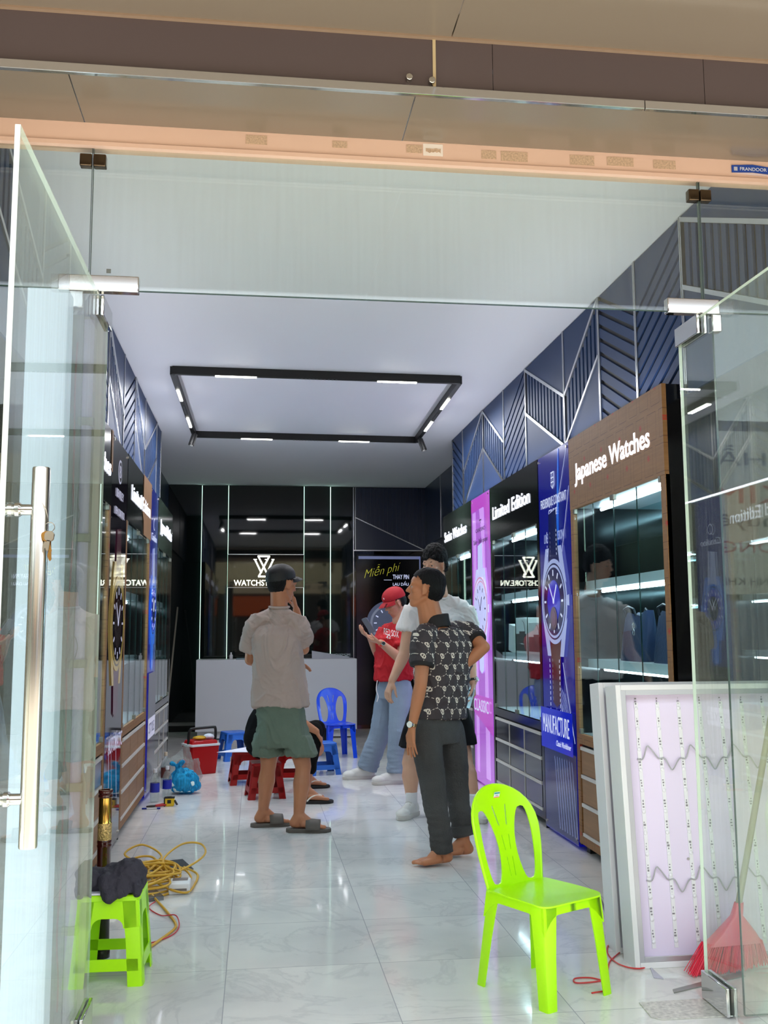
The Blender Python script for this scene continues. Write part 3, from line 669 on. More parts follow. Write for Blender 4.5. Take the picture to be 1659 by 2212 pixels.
def watch(A, c, R, case, bez, dial, inner, mark, hand, strap, strap2, sw=.42, top=.42, bot=.62):
    cx, cz = c
    A.put('watch_strap', [[(cx-R*sw*.78, cz+R+top), (cx+R*sw*.6, cz+R+top+.02), (cx+R*sw, cz+R*.8), (cx-R*sw, cz+R*.8)]], strap)
    A.put('watch_strap', [[(cx-R*sw, cz-R*.8), (cx+R*sw, cz-R*.8), (cx+R*sw*.7, cz-R-bot+.05), (cx, cz-R-bot+.02), (cx-R*sw*.7, cz-R-bot+.05)]], strap2)
    A.put('lugs', [[(cx+sx*R*.35, cz+sz*R*1.28), (cx+sx*R*.62, cz+sz*R*1.28), (cx+sx*R*.95, cz+sz*R*.4), (cx+sx*R*.5, cz+sz*R*.8)] for sx in (-1, 1) for sz in (-1, 1)], case)
    A.put('crown', [[(cx+R*.98, cz+.03), (cx+R*1.13, cz+.035), (cx+R*1.13, cz-.035), (cx+R*.98, cz-.03)]], case)
    A.put('case', [A.disc(c, R)], case); A.put('bezel', [A.disc(c, R*.90)], bez); A.put('bezel_ring', [A.disc(c, R*.86)], case); A.put('dial', [A.disc(c, R*.80)], dial)
    A.put('inner_dial', [A.disc(c, R*.50)], inner); A.put('hour_marks', ticks(c, R*.60, R*.74, .014), mark)
    A.put('hands', [A.line((cx, cz), (cx-R*.35, cz+R*.42), .012), A.line((cx, cz), (cx+R*.25, cz+R*.38), .016), A.disc(c, .016, 14)], hand)
# blue banner, right
bm_ = em('banner_blue', (10, 12, 146), .55); r, A = banner('R', 5.912, 6.592, bm_, 'deep blue watch banner between the brown and the black cabinet')
sky = em('banner_sky', (40, 110, 225), .8); wht = em('banner_white', (215, 225, 255), .85); nvy = em('banner_navy', (12, 16, 92), .5); slv = em('banner_silver', (160, 175, 225), .8); mar = em('banner_maroon', (70, 14, 40), .5); blu2 = em('banner_cobalt', (16, 36, 200), .7)
A.put('lower_ground', [[(-.334, .80), (.334, .80), (.334, .03), (-.334, .03)]], em('banner_lower_navy', (16, 30, 100), .35))
A.put('light_streak', [[(.12, 2.47), (.14, 2.47), (.10, 1.95), (.02, 1.5), (-.10, 1.4), (.06, 2.0)]], sky)
A.put('thin_lines', [A.line((.30, 2.44), (-.30, 1.5), .004), A.line((.335, 2.2), (.12, 1.7), .004), A.line((-.05, 1.0), (.16, .70), .004), A.line((.12, 1.1), (.32, .62), .005)], wht)
A.put('thin_lines', [A.line((-.02+i*.024, .98-i*.01), (.10+i*.030, .72-i*.01), .002) for i in range(8)] + [A.line((-.10+i*.05, .50), (-.02+i*.05, .06), .002) for i in range(8)], slv)
A.put('emblem', [[(-.035, 2.34), (.035, 2.34), (.035, 2.25), (0, 2.225), (-.035, 2.25)]], wht); A.put('emblem', [[(-.026, 2.33), (.026, 2.33), (.026, 2.255), (0, 2.236), (-.026, 2.255)]], bm_)
A.put('emblem', [A.line((-.026, 2.30), (.026, 2.30), .008), A.line((-.026, 2.27), (.026, 2.27), .008), A.line((0, 2.33), (0, 2.24), .008)], wht)
A.txt('FREDERIQUE CONSTANT', -.27, 2.12, .56, .06, wht); A.txt('GENEVE', -.09, 2.05, .18, .045, wht); A.txt('LIVE YOUR PASSION', -.20, 1.88, .42, .06, slv)
watch(A, (0, 1.49), .275, slv, nvy, nvy, blu2, wht, wht, nvy, mar, .42, .30, .42)
A.put('sub_dial', [A.disc((0, 1.38), .075)], mar); A.put('sub_dial', [A.disc((0, 1.38), .05)], em('sub_red', (110, 40, 90), .5))
A.put('stitching', [A.line((sx*.105, 1.12-i*.035), (sx*.102, 1.10-i*.035), .008) for sx in (-1, 1) for i in range(10)] + [A.line((sx*.10, 1.95-i*.03), (sx*.10, 1.935-i*.03), .006) for sx in (-1, 1) for i in range(6)], wht)
A.put('lower_panel', [[(-.334, .80), (.334, .80), (.334, .54), (-.334, .54)]], blu2)
A.txt('MANUFACTURE', -.29, .64, .56, .12, wht, name='lettering'); A.txt('Classic Worldtimer', .0, .575, .30, .035, wht, italic=.3)
fix(r)
# purple banner, right
pm = em('banner_purple', (176, 92, 214), .85); r, A = banner('R', 8.04, 8.752, pm, 'purple watch banner between the two black cabinets on the right')
lil = em('banner_lilac', (206, 150, 240), .95); mag = em('banner_magenta', (190, 70, 200), .85); pal = em('banner_pale', (200, 205, 255), .95); ros = em('banner_rose', (214, 150, 190), .9); dkp = em('banner_dark', (70, 40, 90), .5)
A.put('folds', [[(-.30, 2.35), (-.18, 2.35), (-.16, .1), (-.26, .1)], [(-.06, 2.45), (.14, 2.35), (.24, .08), (.08, .08), (.10, 1.9)]], lil); A.put('top_band', [[(-.348, 2.47), (.348, 2.47), (.348, 2.36), (-.348, 2.36)]], mag)
A.put('folds', [[(.16, 2.36), (.348, 2.36), (.348, 1.95)], [(-.348, .75), (.348, .75), (.348, .45), (-.348, .60)]], mag)
A.put('emblem', [A.line((-.02, 2.26), (.05, 2.26), .012), A.line((.015, 2.25), (.015, 2.23), .01)], dkp)
A.txt('CANDINO', -.17, 2.16, .36, .035, dkp); A.txt('Tailor - Belle époque', -.26, 2.06, .54, .04, dkp, italic=.3)
watch(A, (0, 1.49), .27, pal, ros, pal, pal, dkp, dkp, pal, pal, .42, .28, .30)
A.put('case_ring', [A.line((.268*math.cos(a), 1.49+.268*math.sin(a)), (.268*math.cos(a+.14), 1.49+.268*math.sin(a+.14)), .014) for a in [i*math.pi/22 for i in range(44)]], ros)
A.txt('CLASSIC', -.30, .62, .56, .10, wht); fix(r)
# black banner, left
km = em('banner_black', (16, 12, 22), .5, .05); r, A = banner('L', 5.94, 6.645, km, 'black watch banner with gold dial beside the brown-drawer cabinet')
gld = em('banner_gold', (150, 130, 70), .8); grw = em('banner_greywhite', (190, 190, 215), .9)
A.put('emblem', [A.disc((0, 2.30), .075)], grw); A.put('emblem', [A.disc((0, 2.30), .062)], km); A.txt('B', -.03, 2.262, .06, .075, grw)
A.txt('BENTLEY', -.16, 2.13, .32, .05, grw); A.txt('BEN CONTROL', -.20, 2.02, .42, .045, grw)
watch(A, (0, 1.36), .29, gld, km, km, em('banner_deep', (34, 20, 26), .5), grw, grw, mar, mar, .42, .28, .3)
A.put('light_streak', [A.line((-.28, .62), (-.2, .1), .006), A.line((.0, .7), (.1, .3), .006)], grw)
A.txt('AUTOMATIC', -.31, .60, .6, .09, grw); fix(r)
# blue banner, left
r, A = banner('L', 8.128, 8.737, bm_, 'deep blue watch banner on the left between the two farther cabinets')
A.put('emblem', [A.disc((0, 2.20), .05)], wht); A.put('emblem', [A.disc((0, 2.20), .04)], bm_); A.txt('Candino', -.20, 2.06, .40, .06, wht, italic=.3)
watch(A, (0, 1.49), .22, sky, nvy, blu2, nvy, wht, wht, slv, sky, .42, .28, .3)
A.put('lower_panel', [[(-.29, .98), (.29, .98), (.29, .05), (-.29, .05)]], em('banner_grey', (52, 54, 76), .35)); A.put('lower_label', [[(-.26, .62), (.27, .62), (.27, .46), (-.26, .46)]], grw); A.txt('STYLE', -.2, .50, .4, .08, nvy); fix(r)

# ------------------------------------------------------------------ track light frame on the ceiling
T0 = (-.645, 7.45); T1 = (1.575, 7.50); T2 = (1.625, 9.97); T3 = (-.628, 9.90)
tl = thing('track_light', 'black rectangular track light frame under the ceiling', 'ceiling light', loc=(.5, 8.7, 3.3))
m = MB()
for p, q in ((T0, T1), (T1, T2), (T2, T3), (T3, T0)): m.bar((p[0], p[1], 3.268), (q[0], q[1], 3.268), .036, .062)
m.build('track_frame', BLACKM, tl, 0, False)
def seg(pa, pb):
    a = fl(pa[0], pa[1], 3.235); b_ = fl(pb[0], pb[1], 3.235); return a, b_
for (pa, pb, k) in (((465, 812), (554, 816), 0), ((815, 825), (899, 828), 0), ((521, 948), (588, 950), 2), ((732, 953), (797, 955), 2), ((388, 843), (400, 866), 3), ((411, 903), (424, 923), 3), ((964, 862), (946, 884), 1), ((928, 911), (911, 931), 1)):
    a, b_ = seg(pa, pb); P0, P1 = [(T0, T1), (T1, T2), (T3, T2), (T0, T3)][k]
    d = Vector((P1[0]-P0[0], P1[1]-P0[1])); 
    def pr(v): t_ = (Vector((v.x, v.y))-Vector(P0)).dot(d)/d.dot(d); q = Vector(P0)+d*t_; return (q.x, q.y, 3.234)
    MB().bar(pr(a), pr(b_), .022, .008).build('light_bar', LED, tl, 0, False)
    pa_, pb_ = Vector(pr(a)), Vector(pr(b_)); dv = pb_-pa_
    ld = bpy.data.lights.new('track_bar_light', 'AREA'); ld.shape = 'RECTANGLE'; ld.size = max(.2, dv.length); ld.size_y = .02; ld.energy = 4.5; ld.color = (.95, .96, 1)
    lo = bpy.data.objects.new('track_bar_light', ld); COL.objects.link(lo); lo.location = (pa_+pb_)/2-Vector((0, 0, .006)); lo.rotation_euler = (0, 0, math.atan2(dv.y, dv.x))
for k, (f0, f1) in enumerate(((.44, .56), (.44, .56), (.44, .56), (.44, .56))):
    P0, P1 = [(T0, T1), (T1, T2), (T3, T2), (T0, T3)][k]; m = MB()
    for i in range(10):
        f = f0+(f1-f0)*i/9; x_, y_ = P0[0]+(P1[0]-P0[0])*f, P0[1]+(P1[1]-P0[1])*f; m.cyl((x_, y_, 3.237), (x_, y_, 3.232), .008, .008, 8)
    m.build('grille_spots', mat('grille', (150, 150, 150), .3, .8), tl, 0, False)
for (x_, y_, tx_) in ((T3[0]+.02, 9.62, -.03), (T2[0]-.01, 9.66, .035)):
    h_ = MB(); h_.cyl((x_, y_, 3.236), (x_, y_, 3.215), .008).box((x_-.012, y_-.012, 3.20), (x_+.012, y_+.012, 3.222)); h_.cyl((x_, y_, 3.212), (x_+tx_, y_-.03, 3.10), .028, .028, 20)
    sp = h_.build('spotlight', BLACKM, tl); MB().cyl((x_+tx_, y_-.03, 3.0998), (x_+tx_*1.02, y_-.0305, 3.0985), .02).build('lens', mat('lens', (200, 200, 190), .1), sp)
fix(tl)
# cove lights lying on top of the cabinet rows, shining up and inward
for x_, sg_, y_, L_ in ((1.985, -1, 7.3, 5.4), (-.915, 1, 7.3, 5.4)):
    ld = bpy.data.lights.new('cove_light', 'AREA'); ld.shape = 'RECTANGLE'; ld.size = .05; ld.size_y = L_; ld.energy = 4.5; ld.color = (.86, .90, 1)
    lo = bpy.data.objects.new('cove_light', ld); COL.objects.link(lo); lo.location = (x_, y_, 2.52); lo.rotation_euler = (0, math.radians(180+sg_*35), 0)

# ------------------------------------------------------------------ back wall: glossy black panels, edge lights, sign
PANB = mat('glossy_back_panel', (18, 25, 25), .03, 0, .5)
LEDG = mat('edge_led', (200, 235, 215), .4, emit=(190, 235, 212), es=1.3)
bw = sroot('trim_12', 'glossy black back wall panels with pale green edge lights')
for i, (a, b_, off) in enumerate(((-1.20, -.742, .02), (-.738, -.386, .05), (.640, 1.0, .05), (1.003, 1.315, .02))):
    MB().box((a, YB-off-.02, .13), (b_, YB-off, 3.29)).build('back_panel', PANB, bw, 0, False)
MB().box((-.382, YB-.09, .13), (.636, YB-.07, 1.898)).box((-.382, YB-.09, 2.352), (.636, YB-.07, 3.29)).build('back_panel', PANB, bw, 0, False)
for x_, off in ((-.740, .042), (-.384, .072), (.638, .072), (1.0015, .072)):
    MB().box((x_-.003, YB-off-.03, .15), (x_+.003, YB-off+.02, 3.285)).build('edge_light', LEDG, bw, 0, False)
MB().box((1.317, YB-.05, 0), (1.327, YB-.02, 3.29)).box((1.345, YB-.05, 2.42), (1.352, YB-.02, 3.29)).build('metal_strip', STRIP, bw, 0, False)
sg = thing('shop_sign', 'black sign board with glowing white emblem and name on the back wall', 'sign', loc=(.127, YB-.1, 1.9))
MB().box((-.385, YB-.105, 1.905), (.639, YB-.075, 2.345)).build('sign_board', BLACK, sg, 0, False)
MB().box((-.385, YB-.11, 2.343), (.639, YB-.075, 2.352)).box((-.385, YB-.11, 1.897), (.639, YB-.075, 1.905)).build('metal_edge', STRIP, sg, 0, False)
LOGO = mat('logo_glow', (255, 255, 245), .4, emit=(255, 255, 235), es=1.2)
def lp(cx, cy): return ((cx-418)*.00105+.098, 2.04+(355-cy)*.00104)
m = MB()
def lbar(a, b_, w_=.022):
    a, b_ = lp(*a), lp(*b_); d = (Vector(b_)-Vector(a)).normalized(); t_ = Vector((-d.y, d.x))*w_/2
    m.prism([tuple(Vector(a)+t_), tuple(Vector(a)-t_), tuple(Vector(b_)-t_), tuple(Vector(b_)+t_)], (0, YB-.106, 0), (1, 0, 0), (0, 0, 1), (0, -.012, 0))
for a, b_ in (((305, 128), (388, 300)), ((345, 82), (468, 322)), ((338, 84), (496, 84)), ((487, 84), (378, 300)), ((538, 128), (452, 318)), ((378, 300), (352, 348)), ((346, 346), (492, 346)), ((492, 346), (476, 300))): lbar(a, b_)
for a, b_ in (((285, 124), (330, 124)), ((515, 124), (553, 124)), ((430, 124), (468, 124))): lbar(a, b_, .010)
m.build('emblem', LOGO, sg, 0, False)
text('sign_name', 'WATCHSTORE.VN', (-.30, YB-.106, 1.925), FR['B'], .80, .078, LOGO, sg, .012, .012); fix(sg)
# navy panel and black door poster at right of the back wall
bp_ = sroot('trim_13', 'navy slatted panel above the black poster on the back wall')
MB().box((1.353, YB-.03, 2.425), (2.35, YB-.004, 3.29)).build('panel', MT['navy_dark'], bp_, 0, False)
m = MB()
for i in range(16):
    a = 1.38+i*.06; zb = 2.875-.46*(a-1.353); m.box((a, YB-.042, zb), (a+.032, YB-.03, 3.285))
m.build('slat', MT['navy_dark'], bp_, 0, False)
MB().bar((1.352, YB-.04, 2.868), (2.35, YB-.04, 2.405), .012, .016, (0, 1, 0)).box((1.327, YB-.045, 2.408), (2.35, YB-.02, 2.422)).build('metal_strip', STRIP, bp_, 0, False)
po = thing('poster', 'black standing poster with yellow script on the back wall, right side', 'poster', loc=(1.8, YB-.05, .05))
MB().box((1.36, YB-.05, .05), (2.27, YB-.02, 2.36)).build('poster_board', BLACKL, po, 0, False)
MB().box((1.39, YB-.056, 2.295), (2.25, YB-.05, 2.335)).box((2.235, YB-.056, .1), (2.252, YB-.05, 2.33)).build('poster_border', mat('lavender_border', (150, 160, 200), .4, emit=(140, 150, 200), es=.12), po, 0, False)
YEL = mat('script_yellow', (200, 196, 60), .5, emit=(190, 186, 60), es=.3); PWT = mat('poster_white', (190, 195, 215), .5, emit=(180, 186, 215), es=.5)
text('script_lettering', 'Miễn phí', (1.47, YB-.0505, 2.03), FR['B'], .5, .15, YEL, po, .001, -.022, .35, warp=lambda a, b: (a, b+a*.22))
text('lettering', 'THAY PIN', (1.865, YB-.0505, 2.02), FR['B'], .225, .062, PWT, po, .001, .01); text('lettering', 'LAU DẤU', (1.865, YB-.0505, 1.93), FR['B'], .22, .062, PWT, po, .001, .01)
MB().box((1.74, YB-.0515, 2.005), (1.85, YB-.0505, 2.011)).build('printed_rule', PWT, po, 0, False)
GD = mat('dial_grey', (96, 104, 128), .4, emit=(90, 100, 130), es=.15); GD2 = mat('dial_light', (150, 156, 176), .4, emit=(140, 150, 175), es=.15)
for rr_, mm, dz in ((.30, GD, 0), (.25, GD2, .0008), (.22, GD, .0016)):
    MB().lathe([(rr_, 0), (rr_, .0008)], (1.80, YB-.0515-dz, 1.42), 48, 'y').build('printed_dial', mm, po)
m = MB()
for i in range(12):
    a = i*math.pi/6; m.bar((1.8+.16*math.cos(a), YB-.054, 1.42+.16*math.sin(a)), (1.8+.2*math.cos(a), YB-.054, 1.42+.2*math.sin(a)), .014, .001, (0, 1, 0))
m.build('printed_marks', PWT, po, 0, False); fix(po)

# ------------------------------------------------------------------ counter and what is on it
ct = thing('counter', 'long white service counter in front of the back wall', 'counter', loc=(.27, 12.75, 0))
MB().box((-.722, 12.5, .10), (1.258, 12.525, .968)).build('front_panel', WHITELAM, ct, .002); MB().box((-.722, 12.525, .948), (1.258, 13.05, .968)).build('top', WHITELAM, ct, .002)
MB().box((-.722, 12.525, .10), (-.70, 13.05, .948)).build('side_panel', WHITELAM, ct, .001); MB().box((1.236, 12.525, .10), (1.258, 13.05, .948)).build('side_panel', WHITELAM, ct, .001)
MB().box((-.70, 12.56, .012), (1.235, 13.0, .10)).build('plinth', WHITEP, ct, 0, False); MB().box((-.70, 12.555, 0), (1.235, 13.0, .012)).build('plinth_base', BLACKM, ct, 0, False); fix(ct)
PAP = mat('paper_white', (226, 226, 240), .6)
def sheet(name, cs, label, cat, t_=.002, m=PAP, group=None, z=None, bend=0):
    b = MB(); n = 8; A_, B_, C_, D_ = [Vector(c) for c in cs]; top = []
    for i in range(n+1):
        f = i/n; p = A_.lerp(B_, f); q = D_.lerp(C_, f); h_ = bend*math.sin(f*math.pi); top.append((p+Vector((0, 0, h_)), q+Vector((0, 0, h_))))
    for i in range(n):
        a, d = top[i]; b1, c1 = top[i+1]; u = Vector((0, 0, t_)); vs = [a, b1, c1, d, a+u, b1+u, c1+u, d+u]
        b._add(vs, ((0, 3, 2, 1), (4, 5, 6, 7), (0, 1, 5, 4), (1, 2, 6, 5), (2, 3, 7, 6), (3, 0, 4, 7)))
    return tag(b.build(name, m, None, 0, False), label, cat, group)
sheet('paper_sheet', ((.70, 12.56, .97), (1.2, 12.60, .97), (1.18, 12.9, .985), (.72, 12.95, 1.06)), 'large white paper sheet propped on the right end of the counter', 'paper')
b = MB(); b.lathe([(.02, 0), (.022, .004), (.022, .05), (.01, .065), (.01, .085), (0, .087)], (-.305, 12.7, .968), 16); tag(b.build('small_bottle', WHITEP), 'small white bottle on the left part of the counter', 'bottle')
b = MB().box((-.24, 12.56, .968), (.0, 12.73, .985)); tag(b.build('tray', mat('tray_grey', (120, 140, 150), .4), None, .003), 'flat grey tray on the counter beside the small bottle', 'tray')
b = MB(); random.seed(5)
for k in range(5):
    b.tube([(1.0+.22*i/6+random.uniform(-.01, .01), 12.97+.02*math.sin(i+k), .975+.045*abs(math.sin(i*.6+k))) for i in range(7)], .003, 5)
tag(b.build('cable_bundle', mat('pale_cable', (190, 200, 205), .4)), 'tangle of pale cables behind the paper on the counter', 'cable')
b = MB().box((-.1, 12.75, .968), (.2, 12.95, 1.0)).box((.62, 12.98, .968), (.98, 13.03, 1.02)); tag(b.build('black_case', BLACKM, None, .004), 'low black case on the counter behind the person in grey', 'case')
# ------------------------------------------------------------------ moulded plastic chairs and stools
def outline2d(outer, holes, t):
    """flat shape with holes as a solid bmesh of thickness t (curve fill)"""
    cu = bpy.data.curves.new('o', 'CURVE'); cu.dimensions = '2D'; cu.fill_mode = 'BOTH'; cu.extrude = t/2
    for pts in [outer]+holes:
        s = cu.splines.new('POLY'); s.points.add(len(pts)-1); s.use_cyclic_u = True
        for i, (x, y) in enumerate(pts): s.points[i].co = (x, y, 0, 1)
    o = bpy.data.objects.new('o', cu); COL.objects.link(o); dg = bpy.context.evaluated_depsgraph_get()
    me = bpy.data.meshes.new_from_object(o.evaluated_get(dg)); bpy.data.objects.remove(o)
    bm = bmesh.new(); bm.from_mesh(me); bpy.data.meshes.remove(me); bmesh.ops.remove_doubles(bm, verts=bm.verts, dist=1e-5); return bm
def slice_bm(bm, axis, vals):
    for v in vals:
        no = Vector((1, 0, 0)) if axis == 0 else Vector((0, 1, 0)); co = no*v
        bmesh.ops.bisect_plane(bm, geom=list(bm.verts)+list(bm.edges)+list(bm.faces), plane_co=co, plane_no=no, dist=1e-6)
def bm_obj(bm, name, m, parent=None, bevel=.0):
    bmesh.ops.recalc_face_normals(bm, faces=bm.faces); me = bpy.data.meshes.new(name); bm.to_mesh(me); bm.free()
    for p in me.polygons: p.use_smooth = True
    try: me.set_sharp_from_angle(angle=math.radians(38))
    except Exception: pass
    me.materials.append(m); o = bpy.data.objects.new(name, me); COL.objects.link(o)
    if parent: o.parent = parent
    if bevel:
        md = o.modifiers.new('bevel', 'BEVEL'); md.width = bevel; md.segments = 2; md.limit_method = 'ANGLE'; md.angle_limit = math.radians(50)
    return o
def leg_piece(mb, pt, pb, inx, iny, w0, w1, t):
    """L-section leg: corner runs pt -> pb, arms along inx / iny, arm width w0 -> w1"""
    pt, pb = Vector(pt), Vector(pb); inx, iny = Vector(inx), Vector(iny); R = []
    for p, w_ in ((pt, w0), (pt.lerp(pb, .5), (w0+w1)/2*.94), (pb, w1)):
        c = w_*.22
        poly = [p+inx*w_, p+inx*c, p+inx*c*.3+iny*c*.3, p+iny*c, p+iny*w_, p+iny*w_+inx*t, p+iny*(c+t*.4)+inx*t, p+(inx+iny)*(c*.3+t*.9), p+inx*(c+t*.4)+iny*t, p+inx*w_+iny*t]
        R.append(poly)
    mb.skin(R)
def plastic_stool(name, m, label, group, loc, rz, top=.24, base=.29, h=.32, lw=.062, mlist=None):
    r = thing(name, label, 'stool', group, loc, rz)
    seat = MB(); seat.skin([[Vector((x, y, z)) for x, y in rounded(top*s_, top*s_, .03, 5)] for s_, z in ((.985, h-.022), (1.0, h-.020), (1.0, h-.004), (.97, h))]); seat.build('seat', m, r, 0)
    grip = MB(); grip.lathe([(.018, h-.0005), (.022, h+.0012), (.026, h-.0005)], (0, 0, 0), 20, cap=False); grip.build('seat_rim', m, r)
    t = .004; H0 = h-.018; a0 = top/2-.004; a1 = base/2
    cs = [(-1, -1), (1, -1), (1, 1), (-1, 1)]
    for sx, sy in cs:
        mb = MB(); leg_piece(mb, (sx*a0, sy*a0, H0), (sx*a1, sy*a1, .0), (-sx, 0, 0), (0, -sy, 0), lw, lw*.9, t); mb.build('leg', m, r, 0)
    # aprons with rounded corners and low stretchers
    lo = h*.16; hi = h*.40
    for k in range(4):
        d = Vector(((0, -1, 0), (1, 0, 0), (0, 1, 0), (-1, 0, 0))[k]); u = Vector((-d.y, d.x, 0))
        def P(s_, z, off=0): a = a1+(a0-a1)*z/H0; return d*(a-off)+u*s_+Vector((0, 0, z))
        def face(poly, nm):
            bm = bmesh.new(); A_ = [bm.verts.new(P(s_, z, 0)) for s_, z in poly]; B_ = [bm.verts.new(P(s_, z, t)) for s_, z in poly]; n = len(poly)
            f1 = bm.faces.new(A_); f2 = bm.faces.new(list(reversed(B_)))
            for i in range(n): bm.faces.new((A_[i], B_[i], B_[(i+1) % n], A_[(i+1) % n]))
            bmesh.ops.triangulate(bm, faces=[f1, f2]); bm_obj(bm, nm, m, r, 0)
        W = lambda z: a1+(a0-a1)*z/H0-.004
        zi = h*.74; c = .035; wi = W(zi)-lw+.006
        face([(-W(H0), H0), (-W(zi-.03), zi-.03), (-wi-.002, zi-.035)] + [(-wi+c-c*math.cos(a), zi-c+c*math.sin(a)) for a in [math.pi/2*i/5 for i in range(6)]] + [(wi-c+c*math.sin(a), zi-c+c*math.cos(a)) for a in [math.pi/2*i/5 for i in range(6)]] + [(wi+.002, zi-.035), (W(zi-.03), zi-.03), (W(H0), H0)], 'apron')
        z0 = h*.17 if k in (0, 2) else h*.17; z1 = z0+.042
        face([(-W(z0)+.01, z0), (W(z0)-.01, z0), (W(z1)-.01, z1), (-W(z1)+.01, z1)], 'stretcher')
    return r
LIME = mat('lime_plastic', (178, 246, 4), .3, spec=.45, bump=.0); LIME.node_tree.nodes['Principled BSDF'].inputs['Subsurface Weight'].default_value = .0
BLUEP = mat('blue_plastic', (24, 74, 226), .22, coat=.2); BLUES = mat('blue_stool_plastic', (44, 104, 200), .35); REDP = mat('red_plastic', (150, 8, 10), .35, 0, .35)
a = (fl(162, 2135)+fl(325, 2075))/2
stool_g = plastic_stool('plastic_stool', LIME, 'lime green plastic stool by the left door with a dark jacket on it', None, (-.535, 4.085, 0), math.radians(-2), .235, .275, .322)
plastic_stool('plastic_stool', BLUES, 'blue plastic stool in front of the white counter, left of the group', 'blue stools', (-.21, 10.58, 0), .35, .235, .30, .285)
plastic_stool('plastic_stool', BLUES, 'blue plastic stool behind the seated person, mostly hidden', 'blue stools', (.62, 9.42, 0), .2, .235, .30, .285)
plastic_stool('plastic_stool', REDP, 'red plastic stool carrying the white sheet', 'red stools', (-.07, 8.95, 0), .10, .235, .30, .275)
plastic_stool('plastic_stool', REDP, 'red plastic stool under the seated person in black', 'red stools', (.085, 8.18, 0), .12, .235, .30, .275)
plastic_stool('plastic_stool', REDP, 'red plastic stool behind the legs of the person in green shorts', 'red stools', (.33, 9.0, 0), .0, .235, .30, .275)
sheet('white_board', ((-.32, 8.80, .279), (.2, 8.76, .279), (.22, 9.2, .279), (.0, 9.25, .279)), 'white sheet lying on the red stool', 'sheet', .004)

